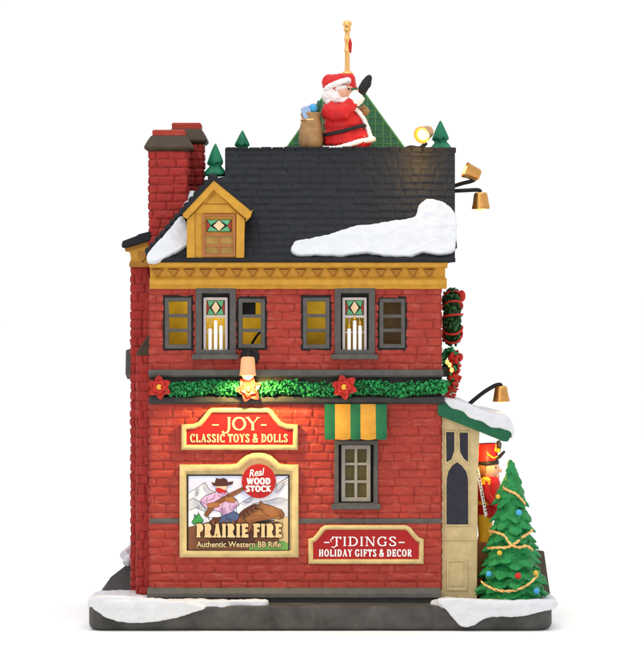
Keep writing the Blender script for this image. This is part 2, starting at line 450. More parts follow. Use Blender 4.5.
fs = [[j*N+i, j*N+(i+1) % N, (j+1)*N+(i+1) % N, (j+1)*N+i] for j in range(len(rings)-1) for i in range(N)]
fs += [list(range(N-1, -1, -1)), list(range((len(rings)-1)*N, len(rings)*N))]
b.raw(vs, fs); b.build('pavement', BASEM, base)
# raised ramp at the back left
b = MB(None)
pl = [(102, 590, 60), (110, 577, 110), (125, 566, 135), (140, 554, 150), (160, 556, 150), (160, 596, 60)]
top = [W(*p) for p in pl]; n = len(top)
b.raw(top + [Vector((p.x, p.y, ZT - 2)) for p in top], [list(range(n))] + [[i, n+i, n+(i+1) % n, (i+1) % n] for i in range(n)])
b.build('ramp', GREYD, base, bevel=1.5)
b = MB(150)
for i, (x0, x1, q) in enumerate(((127, 150, 563), (129, 150, 556), (131, 150, 549))):
    b.box(x0, q, x1, q + 10, 140 + i*14, 200)
b.build('step', GREYD, base, bevel=1.)

# ================================================================== SNOW
def snow(name, label, parts, y0=0, vox=.9, it=9, group='snow patches'):
    b = MB(y0)
    for f in parts: f(b)
    o = b.build(name, SNOW, remesh=vox, smooth=it); tag(o, label, 'snow', group); return o
def slab(poly, z0, z1, yfun=None):
    """horizontal slab: poly in (px, y), heights in design units"""
    def f(b):
        n = len(poly)
        P = [((x - CX) * kk(y), y) for x, y in poly]
        b.raw([(x, y, z1) for x, y in P] + [(x, y, z0) for x, y in P], [list(range(n)), list(range(2*n-1, n-1, -1))] + [[i, n+i, n+(i+1) % n, (i+1) % n] for i in range(n)])
    return f
def drip(poly, ya, yb):
    return lambda b: b.prism(poly, ya, yb)
snow('snow_patch', 'long snow drift spilling over the base at the left corner',
     [slab(crom([(93, -40), (150, -46), (185, -45), (205, -38), (222, -40), (240, -34), (254, -37), (264, -36), (269, -31), (264, -26), (250, -26), (235, -29), (220, -24), (205, -22), (150, -14), (152, 20), (140, 60), (104, 66), (92, 20)]), ZT - 2, ZT + 5.5),
      drip(crom([(92, 604), (97, 611), (110, 618), (128, 622.5), (150, 622), (172, 618), (188, 614), (204, 606), (150, 598), (100, 596)]), YB - 5, YB + 6)], y0=YB)
snow('snow_patch', 'thick snow drift around the foot of the christmas tree',
     [slab(crom([(431, -16), (436, -34), (452, -44), (500, -47), (540, -44), (556, -30), (555, 10), (545, 70), (520, 120), (480, 120), (478, -2), (452, -4)]), ZT - 2, ZT + 3.4),
      drip(crom([(440, 598), (446, 609), (456, 622), (464, 626.5), (473, 625), (484, 618), (500, 616), (520, 616), (535, 613), (553, 608), (552, 600), (500, 600)]), YB - 6, YB + 6)], y0=YB)
snow('snow_patch', 'small snow lumps on the steps behind the left chimney wall',
     [lambda b: b.tube([(125, 554, 134), (131, 551, 150), (152, 546, 165)], [5, 6, 6], n=10), lambda b: b.tube([(127, 562, 128), (134, 557, 135), (152, 552, 140)], [4.5, 5.5, 5], n=10), lambda b: b.tube([(130, 546, 165), (152, 540, 178)], [4, 5], n=10)], y0=150)

# ================================================================== SHOP
shop = thing('toy_shop', 'three storey red brick toy shop with black slate roof and ochre cornice', 'building', (W(295, 0, 0).x, 120, ZT))
RWX = 441
# --- side wall (relief brick)
holes_up = [(164.5, 297, 192, 349), (199, 291, 233, 355), (238, 298, 265.5, 348.5), (302.5, 297, 330, 349), (337.5, 291, 372, 355), (379, 298, 405.5, 348.5)]
holes_lo = [(338, 443, 374, 505)]
ex_u = sorted({h for a in holes_up + holes_lo for h in (a[0], a[2])}); ex_v = sorted({h for a in holes_up + holes_lo for h in (a[1], a[3])})
b = MB(0)
fld = brick_field(150, RWX, 286, 372, 8.6, 21, seed=3)
b.sheet(lambda u, v, h: (u, v, -h), grid(150, RWX, 1.05, ex_u), grid(286, 372, 1.05, ex_v), fld, holes_up)
fld = brick_field(150, RWX, 401, 521, 8.6, 21, seed=8)
b.sheet(lambda u, v, h: (u, v, -h), grid(150, RWX, 1.05, ex_u), grid(401, 521, 1.05, ex_v), fld, holes_lo)
fld = brick_field(150, RWX, 521, 590, 8.6, 23, seed=5)
b.sheet(lambda u, v, h: (u, v, -h - 1.5), grid(150, RWX, 1.05), grid(521, 590, 1.05), fld)
b.build('wall', BRICK, shop, sharp=180)
# ends and back of the block
b = MB(0)
for q0, q1, dy, sd in ((286, 372, 0, 11), (401, 521, 0, 12), (521, 590, -1.5, 13)):
    b.sheet(lambda u, v, h: (RWX + h, v, u), grid(dy, 240, 2.2), grid(q0, q1, 1.6), brick_field(dy, 240, q0, q1, 8.6, 18, seed=sd+4))
b.build('street_wall', BRICK, shop, sharp=180)
b = MB(0)
for q0, q1, dy, sd in ((286, 372, 0, 11), (401, 521, 0, 12), (521, 590, -1.5, 13)):
    b.sheet(lambda u, v, h: (150 - h, v, u), grid(dy, 62, 1.6), grid(q0, q1, 1.4), brick_field(dy, 62, q0, q1, 8.6, 18, seed=sd))
b.build('end_wall', BRICK, shop, sharp=180)
b = MB(0); b.box(151, 286, 440, 590, 239, 240); b.build('back_wall', BRICK, shop)
# inner room seen through the panes
b = MB(0)
x0, x1, yf, yb = 153, 438, 1.5, 74
for q0, q1 in ((284, 377), (378, 592)):
    b.add([(x0, q0, yf), (x1, q0, yf), (x1, q0, yb), (x0, q0, yb), (x0, q1, yf), (x1, q1, yf), (x1, q1, yb), (x0, q1, yb)],
          [[0, 1, 2, 3], [7, 6, 5, 4], [3, 2, 6, 7], [0, 3, 7, 4], [2, 1, 5, 6]])
b.box(282, 285, 285, 376, 2, 73)
b.build('room', INTER, shop)
b = MB(0); b.box(240, 296, 255, 316, 12, 28); b.build('wiring_box', INK, shop, bevel=.5)
b = MB(0); b.tube(crom([(268, 326, 22), (258, 334, 22), (251, 345, 22), (247, 354, 20), (246, 376, 20)], 5, False), 1.3); b.build('cable', INK, shop)
b = MB(0); b.box(376, 287, 412, 374, 30, 34); b.build('inner_board', paint('inner_board_brown', (.30, .20, .09), .6, .2), shop)
def lamp_in(px, py, y, p, col=(1, .80, .30)):
    ld = bpy.data.lights.new('room_lamp', 'POINT'); ld.energy = p; ld.color = col; ld.shadow_soft_size = 5*S
    o = bpy.data.objects.new('room_lamp', ld); COL.objects.link(o); o.location = W(px, py, y) * S; return o
lamp_in(215, 300, 40, .013); lamp_in(330, 300, 42, .005); lamp_in(356, 430, 50, .003)

# --- frieze band with garland recess
b = MB(0); b.molding(149, 443, [(2, 369.5), (-7.5, 369.5), (-9, 371), (-9, 375), (-7, 377), (2, 377)], seg=24)
b.build('ledge', GREY, shop, bevel=.7)
b = MB(0); b.molding(149, 444, [(2, 396), (-6, 396), (-7.5, 397.5), (-7.5, 401.5), (-5, 404), (2, 404)], seg=24)
b.build('ledge', GREYD, shop, bevel=.7)
b = MB(0)
b.sheet(lambda u, v, h: (u, v, -h), grid(150, 442, 1.5), grid(376, 397, 1.3), brick_field(150, 442, 376, 397, 5.5, 12, .8, 21))
b.build('frieze', GREYD, shop, sharp=180)
b = MB(0); b.molding(149.5, 441.5, [(-.5, 518.3), (-3, 518.3), (-3.8, 520.5), (-3.4, 523.2), (-.5, 523.5)], seg=20)
b.build('string_course', GREY, shop, bevel=.4)
# plinth
b = MB(0); b.molding(147.5, 440.5, [(3, 587.2), (-3.5, 587.2), (-9, 592.5), (-9.5, 597), (3, 597)], seg=24)
b.build('plinth', GREY, shop, bevel=.8)
b = MB(0); b.box(150, 596.9, 439, 606, -6.5, 3); b.build('plinth_foot', GREYD, shop, bevel=.5)

# --- cornice
b = MB(0)
b.molding(150, 447, [(2, 262.5), (-15, 262.5), (-15.5, 266.3), (-11.5, 268.2), (2, 268.2)], seg=28)
b.molding(150.5, 445, [(2, 268.1), (-6, 268.1), (-5, 276), (-6.5, 278), (2, 278)], seg=28)
b.molding(150, 446.5, [(2, 277.9), (-7, 277.9), (-9, 280), (-9.4, 284.5), (-5, 287.5), (-4, 289), (2, 289)], seg=28)
b.build('cornice', YEL, shop, bevel=.5)
b = MB(0); rngc = random.Random(3)
for i in range(19):
    x = 158 + i*15.9 + rngc.uniform(-.5, .5)
    if x > 444: break
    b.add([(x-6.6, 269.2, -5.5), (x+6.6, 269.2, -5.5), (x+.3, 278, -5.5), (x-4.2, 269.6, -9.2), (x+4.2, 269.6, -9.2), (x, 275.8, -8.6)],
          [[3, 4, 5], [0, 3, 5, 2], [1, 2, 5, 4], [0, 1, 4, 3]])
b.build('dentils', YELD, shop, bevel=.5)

# --- roof
E0, E1, YE, YR = 261.5, 148.5, -15., 70.
def rp(px, py, off=0.):
    t = (E0 - py) / (E0 - E1); return (px, py - off*.6, YE + (YR-YE)*t - off*.8)
OUT = [(150, 261.5), (150, 254), (184, 217), (213, 180), (225, 176), (225, 148.5), (455, 148.5), (455, 261.5)]
b = MB(None)
A = [W(*rp(p[0], p[1], -.8)) for p in OUT]; n = len(A); Bk = [Vector((p.x, 242, p.z)) for p in A]
b.raw(A + Bk, [list(range(n)), list(range(2*n-1, n-1, -1))] + [[i, n+i, n+(i+1) % n, (i+1) % n] for i in range(n)])
b.build('roof', BLACK, shop, bevel=1.)
def xl(v):   # left edge of the slope at height v
    if v < 177: return 225
    if v > 254: return 150
    pts = [(177, 222), (180, 213), (217, 184), (254, 150)]
    for (a, xa), (c, xc) in zip(pts, pts[1:]):
        if v <= c: return xa + (xc-xa)*(v-a)/(c-a)
    return 150
def shingle_field(v0, v1, rh, bl, seed):
    rng = np.random.RandomState(seed); nr = int(round((v1-v0)/rh)); rh = (v1-v0)/nr; rows = []
    for i in range(nr + 1):
        x = 120 - bl*(.5*(i % 2)); js = [x]
        while x < 480: x += bl*rng.uniform(.6, 1.4); js.append(x)
        rows.append((np.array(js), rng.uniform(-.3, .45, len(js)), rng.uniform(-.9, .9, len(js))))
    def hf(U, V):
        H = np.zeros(U.shape)
        it = np.nditer(V, flags=['multi_index'])
        for v_ in it:
            ix = it.multi_index; v = float(v_); e = xl(v); u = e + (455 - e) * float(U[ix])
            vv = v + .5*noise.noise((u*.07, v*.1, 2.)); uu = u + .5*noise.noise((u*.2, v*.2, 7.))
            r = min(nr-1, max(0, int((vv-v0)/rh))); js, hh, sk = rows[r]
            q = min(len(js)-2, max(0, int(np.searchsorted(js, uu)-1)))
            vs2 = vv + sk[q]*.35; a = (vs2 - v0)/rh - r; a = min(1., max(0., a))
            du = min(uu-js[q], js[q+1]-uu)
            g_ = min(1., max(.0, du/1.5)); edge = min(1, (1-a)/.16)
            H[ix] = (.25 + 1.15*a) * edge * (.2 + .8*g_) + hh[q]*.5*g_ + .18*noise.noise((u*.5, v*.5, 5.)) + .1*noise.noise((u*1.3, v*1.3, 5.))
        return H
    return hf
b = MB(None); hf = shingle_field(E1, E0, 7.1, 14, 4)
us = np.linspace(0, 1, 235); vs_ = grid(E1, E0, .85)
b.sheet(lambda u, v, h: rp(xl(v) + (455 - xl(v))*u, v, h), us, vs_, hf)
b.build('roof_slates', SLATE, shop, sharp=180)
b = MB(None)   # scalloped verge along the left hip, ridge cap and eaves strip
rngv = random.Random(5)
for i in range(14):
    t = i/13; px = 151 + (214-151)*t; py = 252 - (252-179)*t
    p = rp(px, py); b.ball((p[0]-1, p[1], p[2]+1), (4.8, 5.8, 5.5), rot=Matrix.Rotation(R(-49), 3, 'Z'), nu=10, nv=6)
for i in range(20):
    x = 226 + i*11.6; w = rngv.uniform(10.6, 11.2)
    p = rp(x, 148.6); b.box(x, 147 + rngv.uniform(-.5, .5), min(456, x + w), 153, p[2]-3.2, p[2]+5)
b.molding(151, 455.5, [(-14, 257.5), (-17, 258.5), (-17.5, 261.5), (-14, 262.6)], seg=30)
b.build('roof_edge', BLACK, shop, bevel=.7)
b = MB(0)
b.prism([(452.4, 150.5), (456.6, 150.5), (457.8, 200), (458.2, 236), (459.5, 244), (456.5, 252), (447, 262), (447, 257), (453, 250), (453.6, 200)], 68, 74)
b.build('bargeboard', YEL, shop, bevel=.5)
b = MB(0); b.prism([(455, 232), (459, 236), (460, 247), (455, 251), (453.5, 244)], 60, 67); b.build('gable_bracket', BROWN, shop, bevel=.5)

# --- back left wing with its own small roof
b = MB(60)
b.sheet(lambda u, v, h: (u, v, 60 - h), grid(131.5, 151, 1.1), grid(266, 597, 1.2), brick_field(131.5, 151, 266, 597, 9, 13, 1.4, 31))
b.sheet(lambda u, v, h: (131.5 - h, v, u), grid(60, 200, 2.2), grid(266, 597, 1.6), brick_field(60, 200, 266, 597, 9, 18, 1.6, 32))
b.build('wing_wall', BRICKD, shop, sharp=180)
b = MB(50)
b.prism([(129, 267), (129.5, 262), (131, 259), (129.5, 252), (125, 251.5), (124.5, 248), (148, 239.5), (151, 251), (150, 267)], 50, 200)
b.build('wing_cornice', YEL, shop, bevel=.8)
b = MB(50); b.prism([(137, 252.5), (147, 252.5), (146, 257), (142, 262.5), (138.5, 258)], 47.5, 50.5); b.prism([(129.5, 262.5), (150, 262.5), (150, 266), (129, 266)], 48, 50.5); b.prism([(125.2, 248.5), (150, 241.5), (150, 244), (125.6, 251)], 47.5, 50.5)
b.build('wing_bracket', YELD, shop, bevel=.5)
b = MB(45); b.prism([(121.5, 245), (122.5, 241), (136, 236), (139, 234), (151, 231), (151, 240), (124, 248), (122, 248)], 44, 205)
b.build('wing_roof', BLACK, shop, bevel=1.2)
b = MB(70); b.prism([(126, 350), (136.5, 347), (136.5, 379), (127.5, 379), (125.6, 374)], 66, 110); b.build('side_sill', GREY, shop, bevel=1.)
# chimney breast below, sloped brown shoulder on top
b = MB(20)
b.sheet(lambda u, v, h: (u, v, 20 - h), grid(137.5, 150.4, 1.1), grid(354, 596, 1.2), brick_field(137.5, 150.4, 354, 596, 9.2, 11, 1.5, 41))
b.sheet(lambda u, v, h: (137.5 - h, v, u), grid(20, 60, 1.8), grid(354, 596, 1.2), brick_field(20, 60, 354, 596, 9.2, 16, 1.8, 42))
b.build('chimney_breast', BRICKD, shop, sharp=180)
b = MB(20); b.prism([(136.5, 355.5), (136.5, 353), (149.5, 333), (151, 333), (151, 355.5)], 18, 58); b.build('chimney_shoulder', BROWN, shop, bevel=.7)

# --- chimneys
def chimney(x0, x1, top, bot, ya, yb, capw, red, sd, mat):
    yc = (ya+yb)/2; xc = (x0+x1)/2
    b = MB(ya)
    b.sheet(lambda u, v, h: (u, v, ya - h), grid(x0, x1, 1.), grid(top, bot, 1.), brick_field(x0, x1, top, bot, 8.4, 15, 1.5, sd))
    b.sheet(lambda u, v, h: (x1 + h, v, u), grid(ya, yb, 1.2), grid(top, bot, 1.), brick_field(ya, yb, top, bot, 8.4, 15, 1.5, sd+1))
    b.sheet(lambda u, v, h: (x0 - h, v, u), grid(ya, yb, 1.6), grid(top, bot, 1.), brick_field(ya, yb, top, bot, 8.4, 15, 1.5, sd+2))
    b.sheet(lambda u, v, h: (u, v, yb + h), grid(x0, x1, 3), grid(top, bot, 3), brick_field(x0, x1, top, bot, 8.4, 15, 1.5, sd+3))
    c = b.build('chimney', mat, shop, sharp=180)
    b = MB(ya); hx, hy = (x1-x0)/2, (yb-ya)/2
    b.frusta(xc, yc, [(top+1, hx+1, hy+1), (top-1, hx+capw-.8, hy+capw-.8), (top-3.5, hx+capw, hy+capw), (top-9, hx+capw*.45, hy+capw*.45), (top-14.5, hx-1, hy-1), (top-15.3, hx-3, hy-3)])
    b.build('cap', BROWN, c, bevel=1.2)
    b = MB(ya); b.frusta(xc, yc, [(top-14, hx-red, hy-red), (top-20, hx-red+.3, hy-red+.3), (top-21, hx-red-1, hy-red-1)])
    b.build('flue', BRICK, c, bevel=1.)
    return c
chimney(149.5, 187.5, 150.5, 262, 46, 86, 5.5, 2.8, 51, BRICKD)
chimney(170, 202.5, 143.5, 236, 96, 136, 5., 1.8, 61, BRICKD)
snow('snow_patch', 'small snow lump between the chimney and the dormer roof', [lambda b: b.ball((192, 198, 52), (6, 7.5, 8)), lambda b: b.ball((188, 206, 46), (5, 5, 6))], y0=50, vox=.7, it=5)

# --- dormer
YD = -14
dm = MB(0)
dm.prism([(189, 258), (189, 212), (214, 184), (245, 214), (244, 258)], YD, 40)
dorm = dm.build('dormer', YEL, shop, bevel=.6)
b = MB(0)   # rake boards and corner posts
b.prism([(214.5, 181), (252.5, 211.5), (251, 217.5), (247, 219.5), (214.5, 190.5), (188, 219.5), (183.5, 217), (184, 213.5)], YD-6, YD+6)
b.prism([(187.5, 258), (187.8, 220), (195, 213), (195.5, 258)], YD-3, YD+5)
b.prism([(236.5, 258), (237, 213), (245, 220), (244.5, 258)], YD-3, YD+5)
b.prism([(195, 213.5), (203, 205), (229, 205), (237, 213.5)], YD-1.6, YD+3)
b.prism([(206.5, 204.3), (217.5, 192.5), (229, 204.3)], YD-1.0, YD+3)
b.tube([(217, 189.5, YD-6), (217, 193.5, YD-5)], [1.2, .9], n=7)
b.prism([(248, 213), (252, 209), (253.5, 210), (249.5, 219), (246, 222)], YD-3, YD+8)
b.build('dormer_trim', YEL, dorm, bevel=.6)
b = MB(0)
b.prism([(213, 176), (217, 176.5), (253.5, 208.5), (252, 212), (214.5, 181.3), (184, 214), (180.5, 214.5), (181, 211)], YD-7, 52)
b.build('dormer_roof', BLACK, dorm, bevel=.8)
def stained(b, x0, y0, x1, y1, yf, m):
    """red, green and cream lozenge panel; m = material slots (black, red, green, cream)"""
    b.box(x0, y0, x1, y1, yf, yf+1, m[0]); cx, cy = (x0+x1)/2, (y0+y1)/2; w = x1-x0; h = y1-y0
    dx = w*.22; g_ = .6
    tri = lambda p, mm: b.prism(p, yf-.35, yf-.02, mm)
    tri([(cx, y0+g_), (cx+dx, cy), (cx, y1-g_), (cx-dx, cy)], m[3])
    for s_ in (-1, 1):
        xe = cx + s_*(w/2-g_); xi = cx + s_*(dx+g_); xm = cx + s_*(dx*.5+w*.25)
        tri([(xe, y0+g_*1.6), (xm, cy), (xe, y1-g_*1.6)], m[1])
        tri([(cx+s_*g_*1.2, y0+g_*.8), (xe-s_*g_, y0+g_*.8), (xm-s_*.4, cy-g_*.7)], m[2])
        tri([(cx+s_*g_*1.2, y1-g_*.8), (xe-s_*g_, y1-g_*.8), (xm-s_*.4, cy+g_*.7)], m[2])
SGR = paint('stain_green', (.10, .36, .17), .3, .15); SRD = paint('stain_red', (.38, .03, .02), .3, .15); SCR = paint('stain_cream', (.72, .52, .30), .3, .1)
b = MB(0); b.ring([(203, 214.5), (236, 214.5), (236, 257), (203, 257)], [(0, YD+.5), (0, YD-2.2), (2.6, YD-2.2), (2.6, YD+.3)])
b.box(205.5, 233.8, 233.5, 236.3, YD-1.8, YD+.3); b.box(205.5, 244.8, 233.5, 247, YD-1.8, YD+.3); b.box(218.5, 236, 220.5, 255, YD-1.6, YD+.3)
b.build('dormer_window_frame', WOODR, dorm, bevel=.4)
b = MB(0); stained(b, 207, 220, 232, 232, YD-1.4, (0, 1, 2, 3)); b.build('stained_panel', [INK, SRD, SGR, SCR], dorm)
b = MB(0); b.box(205.4, 235, 233.6, 254.6, YD-.5, YD+.2); b.build('dormer_pane', OLIVE, dorm)

# --- snow on the roof slope
def roof_snow(label, outline, th):
    b = MB(None); o = crom(outline, 6); n = len(o)
    A = [rp(p[0], p[1], th) for p in o]; B_ = [rp(p[0], p[1], -.5) for p in o]
    b.add(A + B_, [list(range(n)), list(range(2*n-1, n-1, -1))] + [[i, n+i, n+(i+1) % n, (i+1) % n] for i in range(n)])
    ob = b.build('snow_patch', SNOW, remesh=.9, smooth=9); tag(ob, label, 'snow', 'snow patches')
roof_snow('wide white snow drift on the lower right of the black roof', [(291, 252), (295, 244), (312, 240), (330, 236), (352, 229), (375, 226), (398, 222), (414, 219), (419, 207), (428, 201), (442, 204), (452, 211), (456, 222), (455, 250), (440, 256), (424, 254), (408, 258), (385, 257), (365, 254), (345, 257), (320, 256.5), (300, 257)], 4.5)
roof_snow('white snow drift on the eaves left of the yellow dormer', [(147, 260), (151, 252), (161, 241), (171, 230), (179, 219.5), (185.5, 221), (188.5, 235), (188, 246), (180, 252), (170, 257), (158, 263.5), (149, 264.5)], 5.5)

# --- windows of the upper floor
def side_window(x0, y0, x1, y1):
    b = MB(0); P = [(x0, y0), (x1, y0), (x1, y1), (x0, y1)]
    b.ring(P, [(-1.2, .8), (-.6, -1.2), (1.2, -1.9), (1.6, -1.1)], 1)
    b.ring(P, [(1.5, 2), (1.5, -2.6), (5.2, -2.6), (5.6, -1.6), (5.6, 2.5)])
    xi0, xi1 = x0+5.5, x1-5.5; h = (y1-y0-10)/3
    for i in (1, 2):
        q = y0 + 5 + h*i; b.box(xi0-.5, q-1.7, xi1+.5, q+1.7, -2.3, 2.2)
    w = b.build('window', [GREY, INK], shop, bevel=.35)
for a in ((163.5, 296, 193, 350), (237, 297, 266.5, 349.5), (301.5, 296, 331, 350), (378, 297, 406.5, 349.5)): side_window(*a)
def candle_window(cx):
    b = MB(0)
    x0, x1, y0, y1 = cx-20, cx+20.3, 287, 356
    P = [(x0, y0), (x1, y0), (x1, y1), (x0, y1)]
    b.ring(P, [(0, .8), (0, -4.5), (6.2, -4.5), (6.4, 4)])
    b.box(x0-3.5, 354.3, x1+3, 359.2, -8, .5)
    w = b.build('window', GREY, shop, bevel=.6)
    b = MB(0); P = [(cx-13.6, 293.4), (cx+13.9, 293.4), (cx+13.9, 354.2), (cx-13.6, 354.2)]
    b.ring(P, [(0, 3.5), (0, 2.2), (2.0, 3.1), (4.0, 3.2), (4.0, 4.2)]); b.build('reveal', INK, w)
    b = MB(0); P = [(cx-12.3, 297.5), (cx+12, 297.5), (cx+12, 353), (cx-12.3, 353)]
    b.ring(P, [(0, 3), (0, -.6), (2.4, -.6), (2.8, .2), (2.8, 3)])
    b.box(cx-9.6, 315.2, cx+9.4, 317.8, -.3, 2.4); b.box(cx-9.6, 331.5, cx+9.4, 333.2, 1.2, 2.6)
    for dx in (-5.2, 4.8): b.box(cx+dx-.4, 317.5, cx+dx+.4, 350.5, 1.5, 2.6)
    b.build('sash', SASHW, w, bevel=.3)
    b = MB(0); stained(b, cx-9.3, 300.4, cx+9.1, 315, 1.3, (0, 1, 2, 3)); b.build('stained_panel', [INK, SRD, SGR, SCR], w)
    for dx, top in ((-5.6, 329), (0, 321), (5.4, 326)):
        b = MB(0); b.lathe((cx+dx, 351, -.6), (0, -1, 0), [(1.9, 0), (1.9, 351-top), (1.3, 351-top+.6), (.2, 351-top+.6)], n=12)
        c = b.build('candle', WHITE, w)
        b.v = []
        f_ = MB(0); f_.ball((cx+dx, top-3, -.6), (.9, 2.3, .9), nu=8, nv=6); f_.build('candle_flame', PETY, w)
candle_window(215.7); candle_window(354.7)
# --- lower window
b = MB(0); P = [(334.3, 440), (378, 440), (378, 507), (334.3, 507)]
b.ring(P, [(0, .8), (0, -4.2), (4.4, -4.2), (4.6, 4)]); b.box(331.5, 503.6, 380.5, 509, -7.5, .5)
w = b.build('window', GREY, shop, bevel=.7)
b = MB(0); b.ring([(338.6, 443), (373.8, 443), (373.8, 503.8), (338.6, 503.8)], [(0, 3.6), (0, 2), (2.0, 3.3), (5., 3.4), (5., 4)]); b.build('reveal', INK, w)
b = MB(0); b.ring([(341.3, 445), (370.6, 445), (370.6, 501.5), (341.3, 501.5)], [(0, 3), (0, -1), (3.6, -1), (4.1, 0), (4.1, 3)])
b.box(354.4, 448, 357.4, 498, -.6, 2.4); b.box(345, 462.5, 367, 465.3, -.3, 2.2); b.box(345, 480.2, 367, 483, -.3, 2.2)
b.build('sash', SASH, w, bevel=.4)
b = MB(0); b.box(344, 448, 368, 499, 2.7, 3.2); b.build('pane', paint('dim_pane', (.10, .08, .02), .25, .4, .1, 60), w)
# --- awning
b = MB(0)
for i, (xa, xb) in enumerate(((324.5, 335), (335, 350.3), (350.3, 360.3), (360.3, 375.5), (375.5, 386.5))):
    st = []
    for j in range(9):
        t = j/8; x = xa + (xb-xa)*t; bulge = .7*math.sin(math.pi*t)
        st.append([(x, 403.8, -7), (x, 408, -9.5-bulge*.4), (x, 430, -19-bulge), (x, 432, -19.8-bulge), (x, 438 + bulge*1.4, -20-bulge), (x, 437.6+bulge*1.4, -18.6), (x, 431, -17.4), (x, 406, -6.5)])
    vs = [p for r in st for p in r]; n = 8
    b.add(vs, [[a*n+c, a*n+(c+1) % n, (a+1)*n+(c+1) % n, (a+1)*n+c] for a in range(8) for c in range(n)] + [list(range(n)), list(range(8*n+7, 8*n-1, -1))], i % 2)
b.add([(325, 404, -7), (325, 431, -18.5), (325, 431, 0), (325, 404, 0)], [[0, 1, 2, 3]], 0); b.add([(386, 404, -7), (386, 431, -18.5), (386, 431, 0), (386, 404, 0)], [[0, 1, 2, 3]], 0)
b.build('awning', [AWG, AWY], shop, sharp=50)

# --- porch on the street side
YP = 4
b = MB(YP)
b.prism([(438, 408), (478, 424), (479.5, 432), (478, 470), (477, 600), (438, 600)], YP, YP+6)
po = b.build('porch', BEIGE, shop, bevel=.6)
def panel(poly, d=2.0):
    b.ring(poly, [(-1.2, YP-.05), (-.9, YP-1.4), (.2, YP-1.4), (.6, YP-.3)], 0)
b = MB(YP)
for poly in ([(445.5, 431.5), (454.8, 431.5), (454.8, 451), (451.5, 460), (446, 463)], [(459, 432), (468.5, 432), (468.5, 463), (463.5, 459), (459.5, 452)],
             [(446, 525), (446, 484)] + [(446.2, 478), (448, 471), (452, 465), (457, 461.5), (462, 465), (466.4, 471), (468.4, 478), (468.6, 484), (468.8, 525)]):
    panel(poly)
b.ring([(447, 560), (467, 560), (467, 590), (447, 590)], [(-.8, YP-.05), (-.5, YP-1.2), (1.5, YP-1.2), (2.6, YP-.2), (3.6, YP-.9), (4.2, YP-.9), (4.6, YP-.6)])
b.box(450.8, 563.8, 463.2, 586.2, YP-1.1, YP, taper=.6)
b.molding(439, 477, [(YP+1, 538), (YP-1.2, 538.4), (YP-1.2, 540), (YP+1, 541)])
b.build('porch_trim', BEIGE, po, bevel=.3)
for poly in ([(445.5, 431.5), (454.8, 431.5), (454.8, 451), (451.5, 460), (446, 463)], [(459, 432), (468.5, 432), (468.5, 463), (463.5, 459), (459.5, 452)],
             [(446, 525), (446, 484), (446.2, 478), (448, 471), (452, 465), (457, 461.5), (462, 465), (466.4, 471), (468.4, 478), (468.6, 484), (468.8, 525)]):
    b = MB(YP); b.prism(inset(poly, .5), YP-.35, YP+1); b.build('porch_pane', WINK, po)
b = MB(YP)   # shopfront beyond the side wall
b.box(470, 425, 474.5, 600, 12, 220); b.box(441, 425, 473, 600, 214, 222)
b.build('porch_front', BEIGE, po, bevel=.6)
b = MB(0)
pr = [(437.5, 402), (440, 398.5), (513, 428), (511.5, 435), (507.5, 441.5), (502, 441), (472, 428.5), (437.5, 415)]
b.prism(pr, -4, 228); b.build('porch_roof', GREEN, po, bevel=.8)
b = MB(0); b.prism([(438, 396), (450, 399), (470, 406), (492, 417), (492, 419.5), (440, 399.5)], 30, 226); b.build('porch_ridge', BROWN, po, bevel=.8)
b = MB(0)
up = crom([(445, 398.5), (456, 400), (470, 405), (485, 411.5), (500, 414.5), (508, 417), (512.5, 424), (513.5, 434), (511.5, 439), (510, 432), (500, 427.5), (492, 427.5), (480, 420.5), (470, 418), (462, 411), (452, 408), (446, 403)], 5)
b.prism(up, -6.2, 150)
o = b.build('snow_patch', SNOW, remesh=.9, smooth=7); tag(o, 'ragged snow lying along the green porch roof', 'snow', 'snow patches')

# ================================================================== GREEN GLASS TOWER ROOF ON TOP
YT = 178
b = MB(YT); bx0, bx1, ap, bt = 285.5, 404.5, 66, 153.5; cx = (bx0+bx1)/2; hw = (bx1-bx0)/2
top = (cx, ap, YT)
bc = [(bx0, bt, YT-hw), (bx1, bt, YT-hw), (bx1, bt, YT+hw), (bx0, bt, YT+hw)]
tq = [tuple(Vector(p).lerp(Vector(top), .74)) for p in bc]
b.add(bc + tq, [[0, 1, 5, 4], [1, 2, 6, 5], [2, 3, 7, 6], [3, 0, 4, 7], [3, 2, 1, 0], [4, 5, 6, 7]])
tw = b.build('glass_tower_roof', GLASSG, shop)
b = MB(YT)
for f in range(4):
    A, B_ = Vector(bc[f]), Vector(bc[(f+1) % 4]); T = Vector(top)
    mid = (A+B_)/2; nn = (mid - Vector((cx, bt, YT))).normalized()*.4
    b.tube([tuple(A), tuple(A.lerp(T, .74))], [1.3, 1.], n=6)
    for i in range(1, 10):
        t = i/13; b.tube([tuple(A.lerp(T, t)+nn), tuple(B_.lerp(T, t)+nn)], .42, n=5)
    for i in range(1, 16):
        t = i/16; p = A.lerp(B_, t); q = min(.74, 1-abs(2*t-1)); e = p + (T-mid)*q
        b.tube([tuple(p+nn), tuple(e+nn)], .40, n=5)
b.build('glazing_bars', MULG, tw)
b = MB(YT)
b.lathe((347, 90, YT), (0, -1, 0), [(11.5, -2), (11, 1), (9.4, 4), (8.6, 10), (8.0, 13), (6, 16), (4, 17.5)], n=16)
b.tube([(350, 39, YT-1.5), (350.6, 44, YT-2), (350.2, 51, YT-2), (351, 53, YT-1)], [.8, 1.5, 1.3, .5], n=8)
b.build('finial_red', SANTA, tw)
b = MB(YT)
